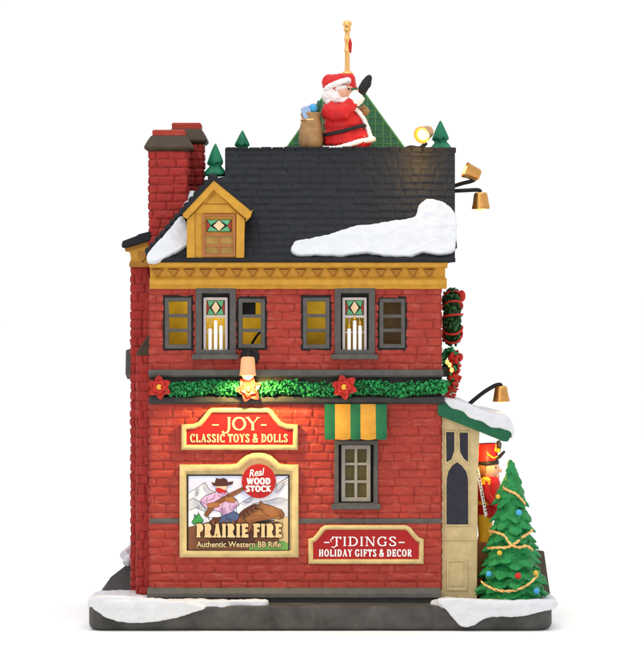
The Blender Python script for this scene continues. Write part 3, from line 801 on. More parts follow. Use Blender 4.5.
b.lathe((347.3, 75, YT), (0, -1, 0), [(5.6, 0), (5.9, 1.5), (4.5, 3.2), (2.6, 4.2), (2.5, 22), (3.1, 23), (3.2, 25), (2.5, 26), (2.4, 33), (3.2, 34), (3.2, 37), (2.5, 38), (2.4, 43), (3.7, 44), (3.8, 46), (2.8, 47), (3.9, 48.5), (4.6, 50.5), (4.3, 52.5), (2.8, 54), (1, 54.6)], n=18)
b.build('finial_pole', GOLD, tw, sharp=60)

# ================================================================== ROOF TREES
def roof_tree(px, top, bot, w, yy, label):
    b = MB(yy); cx = px; h = bot - top; prof = []
    rng = random.Random(int(px))
    n = 18; rows = []
    tiers = [(0, .1), (.25, .36), (.54, .68), (.60, .70), (.64, .42), (.70, .50), (.88, 1.), (.95, 1.), (1, .6)]
    vs = []; fs = []
    for t, r in tiers:
        for j in range(n):
            a = 2*math.pi*j/n; rr = w*r*(1 + .12*math.sin(5*a + t*7) + .1*rng.uniform(-1, 1)) if t > 0 else .3
            vs.append((cx + rr*math.cos(a), top + h*t + (.06*h*math.sin(5*a+t*7) if .2 < t < .95 else 0), yy + rr*math.sin(a)))
    for i in range(len(tiers)-1): fs += [[i*n+j, i*n+(j+1) % n, (i+1)*n+(j+1) % n, (i+1)*n+j] for j in range(n)]
    fs += [list(range(n-1, -1, -1)), list(range(len(vs)-n, len(vs)))]
    b.add(vs, fs); o = b.build('roof_tree', TREED, sharp=180)
    s_ = o.modifiers.new('sub', 'SUBSURF'); s_.levels = 1; s_.render_levels = 1
    tag(o, label, 'tree', 'small trees on the roof')
roof_tree(215.5, 143, 177, 12.2, 66, 'small green tree between the dormer peak and the red chimney')
roof_tree(242.5, 130, 156, 11, 120, 'small green tree just above the left end of the black ridge')
roof_tree(440.5, 120, 152, 12, 90, 'small green tree on the ridge beside the glowing roof lamp')

# ================================================================== SANTA
YS = 92
zdeck = W(0, E1, YR).z
sx_, _, _ = W(345, 0, YS)
man = thing('person', 'white bearded man in red fur trimmed winter suit waving a black mitten on the roof', 'person', (sx_, YS, zdeck))
DK = HP + (ZC - zdeck)/kk(YS)      # py of the deck at this depth
DK = HP - (zdeck - ZC)/kk(YS)
def hull(b, pts): b.tube([p[:3] for p in pts], [p[3] for p in pts], n=12)
b = MB(YS)   # continuous body: head, neck, trunk, arms, hands, kneeling legs
b.ball((342, 93, YS), (9.5, 11, 9.5)); b.ball((353.2, 92.5, YS-1), (2.2, 1.8, 2)); b.ball((348.5, 95.5, YS-5), (2.6, 2.3, 2.4)); b.ball((349.5, 88, YS-4.5), (3, 1.6, 2.5))
b.ball((340, 94, YS-9), (1.8, 2.6, 1.4)); b.ball((340, 94, YS+9), (1.8, 2.6, 1.4))
hull(b, [(340, 98, YS, 7), (338, 108, YS, 8), (340, 118, YS, 13), (344, 132, YS, 16), (346, 142, YS, 16)])
hull(b, [(331, 111, YS-11, 6), (343, 117, YS-15, 5.5), (355, 99, YS-14, 4.5), (362, 90, YS-13, 3.6)])
hull(b, [(342, 110, YS+12, 5.5), (352, 116, YS+15, 5), (361, 112, YS+12, 4), (363, 109, YS+10, 3)])
hull(b, [(345, 143, YS-8, 8), (364, DK-7, YS-9, 7), (350, DK-5, YS-8, 5), (334, DK-4, YS-8, 4)])
hull(b, [(345, 143, YS+8, 8), (364, DK-7, YS+9, 7), (350, DK-5, YS+8, 5), (334, DK-4, YS+8, 4)])
b.build('body', SKIN, man, remesh=.55, smooth=3)
b = MB(YS)   # coat
b.ball((341, 112, YS), (16.5, 13, 14)); b.ball((344, 124, YS), (21, 16, 17)); b.ball((346, 136, YS), (24.5, 12, 19)); b.ball((347, 143, YS), (25, 7, 19.5)); b.ball((333, 112, YS), (12, 12, 12))
hull(b, [(328, 109, YS-11, 9), (335, 114, YS-15, 9.5), (344, 114, YS-17, 8.5), (350, 106, YS-16, 7), (354.5, 101, YS-15, 6)])
hull(b, [(341, 109, YS+11, 8), (350, 116, YS+16, 8), (357, 114, YS+14, 6)])
b.build('coat', SANTA, man, remesh=.6, smooth=8)
b = MB(YS)   # fur: hem, front edge, cuffs
hull(b, [(323, DK-1, YS-13, 2.2), (335, 149.5, YS-19.5, 2.5), (348, 146.3, YS-20.3, 2.6), (360, 142, YS-16, 2.6), (369, 140.5, YS-12, 2.9), (373, 139.5, YS-3, 2.9), (369, 139.5, YS+9, 2.7), (358, 143, YS+17, 2.5)])
hull(b, [(351, 106, YS-10, 2), (358, 112, YS-8.5, 2.3), (364, 120, YS-8, 2.3), (368, 130, YS-8, 2.3), (371, 139, YS-7, 2.4)])
hull(b, [(352.5, 103.5, YS-15, 6.5), (356, 99.5, YS-15, 7.8), (359.5, 95.5, YS-14.5, 7.2)])
hull(b, [(357, 114.5, YS+14, 6), (360.5, 113, YS+13, 6)])
b.build('fur_trim', FUR, man, remesh=.6, smooth=2)
b = MB(YS)
pts = [(322.5, 135.5, YS-6), (328, 135, YS-14.5), (336, 133.5, YS-19), (345, 131.5, YS-20.2), (354, 129, YS-18.8), (361, 127, YS-15), (366, 126, YS-8), (367.5, 126, YS), (364, 127, YS+10)]
b.tube(crom(pts, 4, False), 1.9, n=8, flat=.7); b.build('belt', MIT, man)
b = MB(YS)   # beard, hair and moustache
for p, r in (((331, 95, YS-4), (6.5, 9, 6)), ((336, 98, YS-7), (6, 7, 4)), ((343, 101.5, YS-4), (8, 5, 6)), ((350, 102, YS-1.5), (5, 5, 5.5)), ((347, 107, YS-3), (6.5, 5.5, 6)), ((330, 102, YS-3), (5, 6, 6)), ((326, 95, YS+1), (4.5, 8, 6)), ((347, 99, YS-7.2), (4, 1.6, 2.2)), ((340, 88, YS-7), (7, 3, 3))):
    b.ball(p, r)
b.build('beard', FUR, man, remesh=.5, smooth=2)
b = MB(YS)   # hat
b.ball((334, 84, YS), (12, 9.5, 10.5), rot=Matrix.Rotation(R(-18), 3, 'Z')); b.ball((330, 81.5, YS+1), (8.5, 7.5, 8)); b.ball((340, 79.5, YS), (7.5, 6, 7.5))
b.build('hat', SANTA, man, remesh=.5, smooth=3)
b = MB(YS)
ring_ = [(337 + 12.3*math.cos(a)*math.cos(R(-22)) - 0, 85.5 + 12.3*math.cos(a)*math.sin(R(-22)) + 1.5*math.sin(a), YS + 11*math.sin(a)) for a in [2*math.pi*i/20 for i in range(21)]]
b.tube(ring_, 3., n=8); b.build('hat_brim', FUR, man, remesh=.5, smooth=2)
b = MB(YS)   # raised mitten with thumb
hull(b, [(360.5, 95, YS-14, 4.2), (363, 89.5, YS-14, 5), (366, 84, YS-14, 5), (369, 78.5, YS-14, 3.4), (370.3, 76.3, YS-14, 1.6)])
hull(b, [(364.5, 90, YS-16, 2.6), (368.5, 86.5, YS-18, 2.4), (370, 83, YS-18.5, 1.7)])
b.build('mitten', MIT, man, remesh=.45, smooth=4)
b = MB(YS); hull(b, [(361, 112, YS+12, 5.2), (365, 110, YS+11, 5.6), (367.5, 108, YS+10, 3.8)]); hull(b, [(363, 108.5, YS+8, 2.4), (365, 105.5, YS+7, 2)])
b.build('mitten', SACK, man, remesh=.45, smooth=2)
b = MB(YS)
for d in (-4.6, 3.0): b.ball((348.6, 89.6, YS+d*1.75), .95, nu=8, nv=6)
b.build('eye', INK, man)
b = MB(YS); hull(b, [(347, 145, YS-9, 8), (366, DK-6.5, YS-10, 7.4), (352, DK-5.6, YS-9, 5.6), (340, DK-5, YS-9, 5)]); hull(b, [(347, 145, YS+9, 8), (366, DK-6.5, YS+10, 7.4), (352, DK-5.6, YS+9, 5.6), (340, DK-5, YS+9, 5)])
b.build('trousers', SANTA, man, remesh=.6, smooth=2)
for d in (-9, 9):
    b = MB(YS); hull(b, [(342, DK-4.6, YS+d, 4.8), (334, DK-4.4, YS+d, 4.4), (330, DK-4.6, YS+d, 3.8)]); b.build('boot', MIT, man)

# sack beside him
sx2 = W(310, 0, YS-6).x
sk = thing('toy_sack', 'tan sack of toys leaning on the back of the red coat', 'sack', (sx2, YS-6, zdeck))
b = MB(YS-6)
b.lathe((311, DK, YS-6), (0, -1, 0), [(9, 0), (11.6, 3), (12.4, 10), (12, 19), (10, 28), (9, 31), (10.4, 35), (10, 37), (7.8, 35), (6, 31)], n=22)
o = b.build('sack_bag', SACK, sk, sharp=180)
d_ = o.modifiers.new('d', 'DISPLACE'); tx = bpy.data.textures.new('folds', 'CLOUDS'); tx.noise_scale = 5*S; d_.texture = tx; d_.strength = 1.1*S; d_.mid_level = .5
b = MB(YS-6); b.tube([(310 + 9*math.cos(a), DK-29.3, YS-6 + 9*math.sin(a)) for a in [2*math.pi*i/20 for i in range(21)]], 1.1, n=7); b.build('rope', GOLD, sk)
b = MB(YS-6); b.prism([(300.5, 109), (309, 105.5), (313, 117), (304, 120)], YS-15, YS-5); b.build('gift', paint('gift_blue', (.30, .42, .62), .4, .2), sk, bevel=.8)
b = MB(YS-6); b.ball((313, 109, YS-10), (4.6, 5, 4.6)); b.build('toy_ball', BLUE, sk)
b = MB(YS-6); b.tube([(316, 118, YS-6), (317.5, 108, YS-6), (319, 101, YS-4)], [3, 2.6, 1.6], n=9); b.build('toy_stocking', paint('toy_green', (.03, .12, .07), .45, .2), sk)
b = MB(YS-6); b.box(311, 103.5, 315.5, 107.5, YS-4, YS+1); b.tube([(304, 107, YS-12.4), (304, 118, YS-12.4)], .8, n=6); b.build('gift_ribbon', RB_, sk, bevel=.4)

# ================================================================== LAMPS
def point(px, py, y, p, rad=3.):
    ld = bpy.data.lights.new('bulb_light', 'POINT'); ld.energy = p; ld.color = (1, .56, .15); ld.shadow_soft_size = rad*S
    o = bpy.data.objects.new('bulb_light', ld); COL.objects.link(o); o.location = W(px, py, y)*S; return o
def spot(px, py, y, p, d, ang=150, col=(1, .70, .20)):
    ld = bpy.data.lights.new('bulb_light', 'SPOT'); ld.energy = p; ld.color = col; ld.shadow_soft_size = 3*S; ld.spot_size = R(ang); ld.spot_blend = .5
    o = bpy.data.objects.new('bulb_light', ld); COL.objects.link(o); o.location = W(px, py, y)*S; o.rotation_euler = Vector(d).to_track_quat('-Z', 'Y').to_euler(); return o
def lamp(label, arm, c, ax, h=17, r0=5.2, r1=8.2, y0=0, shade=COPPER, bulb=BULBDIM, extra=None):
    """arm: list of points; c: centre of the shade's closed end; ax: direction the shade opens"""
    p0 = W(*arm[0], None if y0 is None else kk(y0))
    t = thing('spotlight', label, 'lamp', p0, 'gooseneck spotlights')
    b = MB(y0); b.tube(crom(arm, 5, False), 2.1, n=10)
    if extra: extra(b)
    b.build('arm', ARM, t)
    b = MB(y0)
    b.lathe(c, ax, [(.5, -1), (r0-1.2, -1), (r0, .3), (r0+.3, 1.5), (r1-.4, h-3), (r1, h-2.4), (r1+.2, h), (r1-1, h), (r1-1.4, h-3), (r0-1, 2.5), (.3, 2.4)], n=28)
    b.build('shade', shade, t, sharp=35)
    a = Vector(ax).normalized(); q = Vector(c) + a*(h*(.78 if bulb is BULBDIM else .70 + (.2 if y0 == 0 else 0)))
    b = MB(y0); b.ball(tuple(q), r1*(.66 if bulb is BULBDIM else .78), nu=14, nv=10); b.build('bulb', bulb, t)
    return t
lamp('lit pale spotlight on the wall shining down on the orange poinsettia', [(250, 352, 1), (250, 350, -6), (249, 352, -16), (248.4, 357, -19)], (248.3, 357.5, -19), (0, 1, -.08), 17.5, 6.6, 8.2, 0, SHADELIT, BULB,
     lambda b: b.lathe((250, 356.5, .5), (0, 0, -1), [(9.6, 0), (9.6, 2.5), (8.6, 3.6), (1, 3.7)], n=24))
lamp('glowing gold spotlight on the ridge facing the black slates', [(402, 151, 76), (410, 147, 74), (420, 148, 70), (426, 143, 66)], (428.5, 131.5, 66), (-.55, .32, -.9), 15, 6, 8.4, 66, COPPER, BULB)
lamp('gold spotlight tilted down left above the upper right arms', [(451, 187, 78), (462, 183.5, 76), (472, 181, 75), (478, 177, 75)], (478.5, 175.5, 75), (-1, -.42, -.15), 15, 6.2, 8, 75, COPPER, BULBDIM)
lamp('gold spotlight hanging straight down from the lower right arm', [(451, 191, 70), (466, 190.4, 68), (478, 190, 67), (480.6, 192.5, 67)], (480.7, 193.5, 67), (.02, 1, 0), 15.5, 6.6, 9, 67, COPPER, BULBDIM)
lamp('gold spotlight on a long black arm above the porch roof', [(468, 405, 60), (482, 393.5, 60), (494, 386, 60), (500, 384.5, 60), (501, 386.5, 60)], (501, 387, 60), (.02, 1, 0), 14.5, 6, 8.4, 60, COPPER, BULBDIM)
spot(249, 378, -33, .16, (.12, .16, -1), 168); point(419, 140, 42, .016); point(463, 171, 72, .0012); point(481, 206, 66, .001); point(490, 456, 18, .010); point(501, 405, 60, .0012)

# ================================================================== GARLAND, FLOWERS, WREATH
def leaves(b, path, r, n, size, rng, m=0):
    P = [Vector(p) for p in path]; L = [0]
    for a, c in zip(P, P[1:]): L.append(L[-1] + (c-a).length)
    for i in range(n):
        d = rng.uniform(0, L[-1]); j = max(k for k in range(len(P)-1) if L[k] <= d)
        t = (P[j+1]-P[j]).normalized(); c = P[j] + t*(d-L[j])
        a = t.orthogonal().normalized(); bb = t.cross(a); w = rng.uniform(0, 2*math.pi); rr = r*math.sqrt(rng.uniform(.35, 1))
        o = a*math.cos(w) + bb*math.sin(w); c = c + o*rr*(1 + .25*noise.noise((d*.13, 0, 0)))
        M = Matrix.Rotation(rng.uniform(0, 6.28), 3, 'X') @ Matrix.Rotation(rng.uniform(0, 6.28), 3, 'Y') @ Matrix.Rotation(rng.uniform(0, 6.28), 3, 'Z')
        s_ = size*rng.uniform(.6, 1.25); b.rnd = rng.random()
        b.ball(tuple(c), (s_*1.35, s_*.6, s_*.8), m, M, 6, 4)
b = MB(0); rng = random.Random(2)
path = [(160 + i*4.1, 388.2 + 1.3*math.sin(i*.35) + .9*math.sin(i*.9), -6.5) for i in range(71)]
b.rnd = .0; b.tube(path, 4.0, n=8); leaves(b, path, 7.0, 1900, 1.75, rng)
tag(b.build('garland', LEAF, sharp=180), 'long bushy green garland hung along the grey ledge above the signs', 'garland')
def petal(b, c, ang, L, wd, lift, cup, m=0):
    ca, sa = math.cos(ang), math.sin(ang); rows = []
    for i in range(7):
        t = i/6; w = wd*math.sin(math.pi*min(1, t**.8*.93+.05))**.9 if i < 6 else .15
        for u in (-1, -.5, 0, .5, 1):
            x = t*L; y = u*w; z = -lift*math.sin(t*1.9) - cup*(abs(u)**1.3)*(w/wd) + (.5 if u == 0 else 0)
            rows.append((c[0]+x*ca-y*sa, c[1]+x*sa+y*ca, c[2]+z))
    n = 5; top = list(rows); bot = [(p[0], p[1], p[2]+1.0) for p in rows]; o = len(rows)
    fs = [[i*n+j, i*n+j+1, (i+1)*n+j+1, (i+1)*n+j] for i in range(6) for j in range(4)]
    fs2 = [[o+k for k in reversed(f)] for f in fs]; sd = []
    ed = [i*n for i in range(7)] + [30+j for j in range(1, 5)] + [i*n+4 for i in range(5, -1, -1)] + [3, 2, 1]
    for a, c2 in zip(ed, ed[1:]+ed[:1]): sd.append([a, c2, o+c2, o+a])
    b.add(top + bot, fs + fs2 + sd, m)
def poinsettia(px, py, label, r, ph):
    t = thing('poinsettia', label, 'flower', W(px, py, -11, 1.), 'poinsettias on the garland')
    b = MB(0)
    for i in range(6): petal(b, (px, py, -12.5), R(ph + i*60 + random.uniform(-8, 8)), r*random.uniform(.92, 1.08), r*.36, 2., 1.)
    for i in range(5): petal(b, (px, py, -15), R(ph + 28 + i*72), r*.62, r*.26, 1.6, .7)
    b.build('petals', PET, t, sharp=50)
    b = MB(0)
    for i in range(7):
        a = i*.9; d = 0 if i == 0 else 1.7
        b.ball((px + d*math.cos(a), py + d*math.sin(a), -17.2), 1.15, nu=8, nv=6)
    b.build('stamens', PETY, t)
poinsettia(160, 386.5, 'red poinsettia at the left end of the wall garland', 13, -90)
poinsettia(249, 388.5, 'orange lit poinsettia right under the glowing wall spotlight', 13.5, -75)
poinsettia(344, 386.5, 'red poinsettia on the garland above the striped awning', 13.5, -98)
# wreath on the street wall, seen edge on
YW = 70
wr = thing('wreath', 'dark green wreath with red ribbon seen edge on at the right wall', 'wreath', W(452, 345, YW, kk(YW)))
b = MB(YW); rng = random.Random(9)
path = [(452, 317 + 20*math.sin(a), YW + 20*math.cos(a)) for a in [2*math.pi*i/24 for i in range(25)]]
b.rnd = .1; b.tube(path, 6, n=8); leaves(b, path, 8.4, 800, 2.1, rng); b.build('foliage', LEAFD, wr, sharp=180)
b = MB(YW)
for a0 in (-1.9, -2.5, -3.0, 2.6, 2.2): 
    q, yy = 317 + 20*math.sin(a0), YW + 20*math.cos(a0)
    b.tube([(452 + 9.6*math.cos(w), q + 9.6*math.sin(w)*math.sin(a0)+2.5*math.sin(w*.5), yy + 9.6*math.sin(w)*math.cos(a0)) for w in [2*math.pi*i/16 for i in range(17)]], 1.15, n=6)
b.ball((461.5, 296, YW-5), (4, 6, 4.5)); b.ball((460, 306, YW-6), (3.2, 4.5, 3)); b.tube([(460, 300, YW-8), (458, 310, YW-12), (460, 318, YW-12)], [1.2, 2, 1], n=7)
b.build('ribbon', PET, wr)
fb = thing('flower_box', 'red flowers and leaves spilling from the ledge below the wreath', 'flower box', W(446, 372, YW, kk(YW)))
b = MB(YW); b.box(440, 366, 449, 376, YW-30, YW+30); b.build('planter', GREYD, fb, bevel=.8)
b = MB(YW); rng = random.Random(4)
leaves(b, [(449, 357, YW-28), (450, 359, YW+28)], 8, 330, 2.2, rng); leaves(b, [(452, 366, YW-26), (453, 366, YW+10)], 5, 120, 2.1, rng); leaves(b, [(453, 358, YW-30), (452, 374, YW-29), (449, 392, YW-30)], 5, 70, 2.0, rng); b.build('leaves', LEAF, fb, sharp=180)
b = MB(YW); leaves(b, [(454, 354, YW-28), (453.5, 372, YW-30), (450.5, 390, YW-31), (446, 402, YW-32)], 5.2, 105, 2.6, rng); leaves(b, [(455, 356, YW-26), (455, 360, YW+26)], 5, 60, 2.5, rng)
b.build('blossoms', PET, fb, sharp=180)
b = MB(YW); 
for p in ((448, 364, YW-38), (450, 369, YW-38), (445.5, 361, YW-37)): b.ball(p, (2., 2.6, 2), nu=10, nv=7)
b.build('fairy_bulb', paint('fairy_glow', (1, .7, .2), .4, 0, 0, emit=(1, .62, .16), es=.9), fb)

# ================================================================== SIGNS
def sign(name, label, outer, fw, mats, board=RED):
    t = thing(name, label, 'sign', W((outer[0][0]+outer[-1][0])/2, max(p[1] for p in outer), -2, 1.), 'wall signs')
    b = MB(0); b.ring(outer, [(0, -.5), (.1, -5.2), (.8, -6.4), (fw*.5, -6.9), (fw-1.4, -6.3), (fw-.6, -5.2), (fw, -3.6)])
    b.build('frame', CREAM, t, sharp=75)
    b = MB(0); b.prism(inset(outer, fw-.6), -4.0, -.5); b.build('board', board, t)
    return t
o1 = [(181.5, 449.7), (181.5, 424), (193.5, 423.6)] + arcp(193.5, 414, 9.5, 9.5, 80, 10, 5) + [(209.5, 408), (270, 408)] + arcp(287.5, 414, 9.5, 9.5, 170, 100, 5) + [(286.5, 423.6), (298, 424), (298, 449.7)]
o1 = [(181.5, 449.7), (181.5, 424), (193, 423.8), (198.5, 421.5), (203, 416), (208, 409.5), (212, 407.6), (268, 407.6), (272, 409.5), (277, 416), (281.5, 421.5), (287, 423.8), (298, 424), (298, 449.7)]
s1 = sign('shop_sign', 'stepped cream framed red sign reading JOY above the picture poster', o1, 5.2, None)
b = MB(0); text(b, 'JOY', 223.5, 259.5, 417, 430, -4.5, th=.17, tn=.07, sl=.13, st=.06, gap=-.02)
text(b, '-', 211.5, 219.5, 417.5, 430, -4.5, th=.1, tn=.1); text(b, '-', 260.5, 267, 417.5, 430, -4.5, th=.1, tn=.1)
b.build('name_lettering', GOLDL, s1, sharp=60)
b = MB(0); text(b, 'CLASSIC TOYS & DOLLS', 190.5, 287.5, 433.8, 442, -4.5, th=.19, tn=.085, gap=.2, sl=.12, st=.08)
b.build('line_lettering', GOLDL, s1, sharp=60)
o3 = [(308.3, 563.6), (308.3, 538.5), (313, 537), (317.5, 532), (321, 527), (325.5, 524.6), (406, 524.6), (410.5, 527), (414.5, 532), (419, 537), (423.6, 538.5), (423.6, 563.6)]
s3 = sign('shop_sign', 'cut corner cream framed red sign reading TIDINGS below the lower window', o3, 5., None)
b = MB(0); text(b, 'TIDINGS', 332, 396.5, 536.3, 545.6, -4.5, th=.16, tn=.085, sl=.15, st=.08, gap=.1)
b.tube([(333, 537.5, -4.4), (330.5, 539.5, -4.4), (331.5, 541.5, -4.4)], .5, n=5); b.tube([(336.5, 545, -4.4), (334, 547.2, -4.4), (331.5, 546.4, -4.4)], .5, n=5)
text(b, '-', 323.5, 330, 536.5, 546, -4.5, th=.12, tn=.12); text(b, '-', 398, 405, 536.5, 546, -4.5, th=.12, tn=.12)
b.build('name_lettering', WHITE, s3, sharp=60)
b = MB(0); text(b, 'HOLIDAY GIFTS & DECOR', 319, 411.5, 549, 556, -4.5, th=.19, tn=.09, gap=.24, sl=.12, st=.085)
b.build('line_lettering', WHITE, s3, sharp=60)
# picture poster
o2 = [(179.6, 557.2), (179.6, 464.3), (230, 464.3), (236.5, 463.5), (240.5, 459.5), (246, 455.2), (252, 453), (258.5, 452.3), (265, 453), (271, 455.2), (276, 459.5), (280, 463.5), (286, 464.3), (298.8, 464.3), (298.8, 557.2)]
s2 = sign('picture_sign', 'large cream framed picture sign of a rider on a brown horse reading PRAIRIE FIRE', o2, 7.6, None, CREAM)
PC = {n_: paint('print_' + n_, c, .4, .05, 0) for n_, c in dict(sky=(.58, .58, .72), hill=(.70, .70, .74), hill2=(.58, .57, .60), brown=(.20, .075, .03), horse=(.36, .14, .045), dark=(.10, .035, .02), shirt=(.60, .38, .58), jean=(.07, .10, .20), skin=(.75, .45, .30), scarf=(.45, .02, .02), hat=(.07, .02, .015), bush=(.05, .30, .07), tan=(.62, .45, .22), grass=(.16, .36, .08), ink=(.015, .012, .012), pale=(.66, .70, .84), mauve=(.40, .23, .42), shade=(.42, .43, .52), tawny=(.24, .085, .028)).items()}
keys = list(PC); b = MB(0); lay = [-4.15]
def poly(pts, c, out=.55, z=6.41):
    P = [(190 + x/z, 470 + y/z) for x, y in pts]
    P = [(min(288.6, max(188.2, x)), min(550, max(475, y))) for x, y in P]
    Q = []
    for p in P:
        if not Q or math.hypot(p[0]-Q[-1][0], p[1]-Q[-1][1]) > .25: Q.append(p)
    if math.hypot(Q[0][0]-Q[-1][0], Q[0][1]-Q[-1][1]) < .25: Q.pop()
    if out:
        O = [(min(288.6, max(188.2, x)), min(550, max(475, y))) for x, y in inset(Q, -out)]
        lay[0] -= .02; b.prism(O, lay[0], lay[0]+.018, keys.index('ink'))
    lay[0] -= .02; b.prism(Q, lay[0], lay[0]+.018, keys.index(c))
poly([(-12, 30), (640, 30), (640, 520), (-12, 520)], 'pale', 0)
poly([(-12, 60), (640, 60), (640, 150), (-12, 150)], 'sky', 0)
poly([(-12, 150), (10, 135), (40, 120), (95, 80), (125, 125), (160, 140), (200, 170), (200, 300), (-12, 300)], 'hill')
poly([(-12, 195), (20, 180), (60, 200), (90, 235), (120, 300), (120, 330), (-12, 330)], 'hill2')
poly([(-12, 260), (40, 240), (90, 262), (130, 330), (130, 380), (-12, 380)], 'hill')
poly([(300, 230), (345, 200), (420, 160), (480, 130), (560, 90), (640, 45), (640, 340), (300, 340)], 'hill')
poly([(400, 215), (470, 200), (520, 190), (575, 175), (640, 190), (640, 340), (400, 340)], 'hill2', .35)
poly([(540, 290), (640, 300), (640, 520), (540, 520)], 'tan', .3)
poly([(-12, 365), (60, 350), (130, 330), (330, 330), (570, 330), (570, 520), (-12, 520)], 'brown', .35)
poly([(380, 470), (600, 455), (640, 470), (640, 520), (380, 520)], 'grass', .3)
poly([(15, 330), (35, 300), (30, 285), (50, 292), (55, 275), (70, 300), (85, 320), (75, 338), (25, 345)], 'bush')
poly([(128, 330), (150, 305), (200, 300), (330, 305), (360, 340), (420, 420), (400, 480), (130, 480)], 'dark', .4)
poly([(300, 340), (318, 296), (345, 268), (380, 245), (415, 228), (440, 222), (452, 198), (466, 214), (500, 222), (550, 240), (588, 256), (604, 280), (597, 305), (572, 312), (540, 305), (515, 312), (470, 318), (425, 330), (395, 352), (380, 400), (300, 400)], 'horse')
poly([(300, 300), (322, 270), (345, 250), (395, 222), (420, 215), (425, 225), (385, 246), (350, 270), (325, 300)], 'dark', .2)
poly([(185, 335), (200, 305), (225, 280), (275, 262), (305, 275), (318, 296), (300, 320), (255, 335)], 'jean')
poly([(200, 120), (235, 135), (260, 165), (300, 190), (312, 222), (288, 236), (276, 262), (245, 275), (212, 290), (195, 262), (150, 252), (100, 238), (75, 215), (72, 190), (100, 165), (165, 140)], 'shirt')
poly([(92, 285), (108, 298), (150, 250), (165, 225), (240, 190), (355, 118), (348, 105), (230, 160), (140, 215), (110, 255)], 'brown', .4)
poly([(108, 215), (150, 205), (190, 208), (188, 232), (150, 240), (118, 240)], 'horse', .35)
poly([(225, 172), (262, 165), (296, 190), (285, 206), (250, 204), (228, 194)], 'horse', .35)
poly([(168, 92), (236, 92), (238, 112), (225, 128), (195, 128), (172, 115)], 'skin', .35)
poly([(165, 120), (185, 112), (232, 132), (228, 150), (205, 148), (180, 140)], 'scarf', .3)
poly([(140, 78), (160, 84), (170, 52), (195, 58), (215, 50), (236, 60), (242, 78), (278, 72), (270, 88), (235, 98), (180, 100), (150, 96)], 'hat', .3)
for ex in ((560, 262), (545, 250)): poly([(ex[0], ex[1]), (ex[0]+12, ex[1]+3), (ex[0]+4, ex[1]+7)], 'ink', 0)
poly([(420, 335), (470, 322), (540, 316), (545, 322), (470, 335)], 'ink', 0)
for pts, c in (([(95, 84), (125, 127), (150, 140), (120, 150), (100, 125)], 'shade'), ([(40, 122), (62, 112), (60, 140), (45, 165), (30, 150)], 'shade'), ([(345, 204), (420, 164), (400, 190), (360, 215), (330, 225)], 'shade'), ([(560, 95), (636, 55), (600, 100), (560, 150), (540, 140)], 'shade'),
               ([(20, 184), (60, 202), (88, 236), (60, 240), (40, 215)], 'shade'), ([(480, 205), (570, 180), (636, 194), (560, 205), (500, 215)], 'shade'),
               ([(105, 215), (75, 213), (75, 195), (95, 200)], 'mauve'), ([(190, 245), (212, 288), (240, 276), (225, 240)], 'mauve'), ([(270, 258), (285, 234), (308, 224), (296, 212), (268, 235)], 'mauve'), ([(205, 140), (235, 150), (225, 165), (200, 158)], 'mauve'),
               ([(330, 345), (380, 335), (430, 328), (480, 318), (520, 311), (470, 302), (400, 312), (345, 325)], 'tawny'), ([(560, 262), (590, 258), (602, 282), (595, 303), (575, 308), (580, 285)], 'tawny'), ([(300, 345), (318, 300), (335, 310), (330, 360), (310, 395)], 'tawny')):
    poly(pts, c, 0)
for i in range(9):
    x = 322 + i*12.5; y = 292 - i*8.6
    poly([(x, y), (x+10, y-9), (x+22, y+10), (x+26, y+26), (x+12, y+14)], 'dark' if i % 2 else 'brown', .15)
for i in range(7):
    x = 140 + i*32; poly([(x, 325 + (i % 3)*6), (x+14, 318 + (i % 2)*8), (x+22, 345), (x+6, 352)], 'tawny' if i % 2 else 'brown', 0)
def line(pts, w=.45, c='ink'):
    P = [Vector((190 + x/6.41, 470 + y/6.41)) for x, y in crom(pts, 4, False)]; L = []; Q = []
    for i, p in enumerate(P):
        t = (P[min(len(P)-1, i+1)] - P[max(0, i-1)]).normalized(); n_ = Vector((-t.y, t.x)) * w/2 * (.35 + .65*math.sin(math.pi*(i+.5)/len(P)))
        L.append(tuple(p+n_)); Q.append(tuple(p-n_))
    lay[0] -= .02; b.prism(L + Q[::-1], lay[0], lay[0]+.018, keys.index(c))
for pts in ([(95, 82), (88, 110), (100, 130)], [(40, 122), (50, 150), (40, 165)], [(560, 92), (520, 130), (470, 150)], [(600, 70), (590, 110), (560, 140)], [(345, 202), (380, 205), (400, 190)], [(470, 202), (440, 230)],
            [(165, 145), (150, 180), (110, 195)], [(235, 140), (250, 170), (232, 176)], [(215, 200), (205, 235), (215, 280)], [(270, 262), (255, 240), (262, 215)], [(120, 170), (105, 190), (115, 205)], [(180, 145), (190, 165), (210, 175)],
            [(230, 290), (240, 310), (270, 316)], [(400, 250), (440, 245), (480, 262)], [(520, 300), (560, 292), (590, 296)], [(345, 300), (360, 330), (350, 345)], [(455, 240), (470, 268), (520, 300)], [(60, 225), (50, 245)], [(20, 300), (50, 300)]):
    line(pts)
for pts in ([(330, 290), (350, 262), (385, 240)], [(325, 300), (350, 275), (390, 252)], [(395, 232), (420, 222), (432, 226)]): line(pts, .6, 'dark')
for pts in ([(380, 300), (440, 290), (520, 296)], [(360, 370), (400, 330)]): line(pts, .9, 'brown')
line([(150, 232), (250, 186), (350, 112)], .5, 'horse')
b.build('picture', [PC[k_] for k_ in keys], s2)
b = MB(0); b.ring([(188, 475), (288.8, 475), (288.8, 550), (188, 550)], [(-.8, -4.5), (-.8, -5.2), (.4, -5.2), (.6, -4.4)]); b.build('picture_border', INK, s2)
b = MB(0); b.prism(arcp(258.9, 480.7, 17, 17, 0, 348, 29), -7.4, -4.0); b.build('round_badge', RED, s2, bevel=.3)
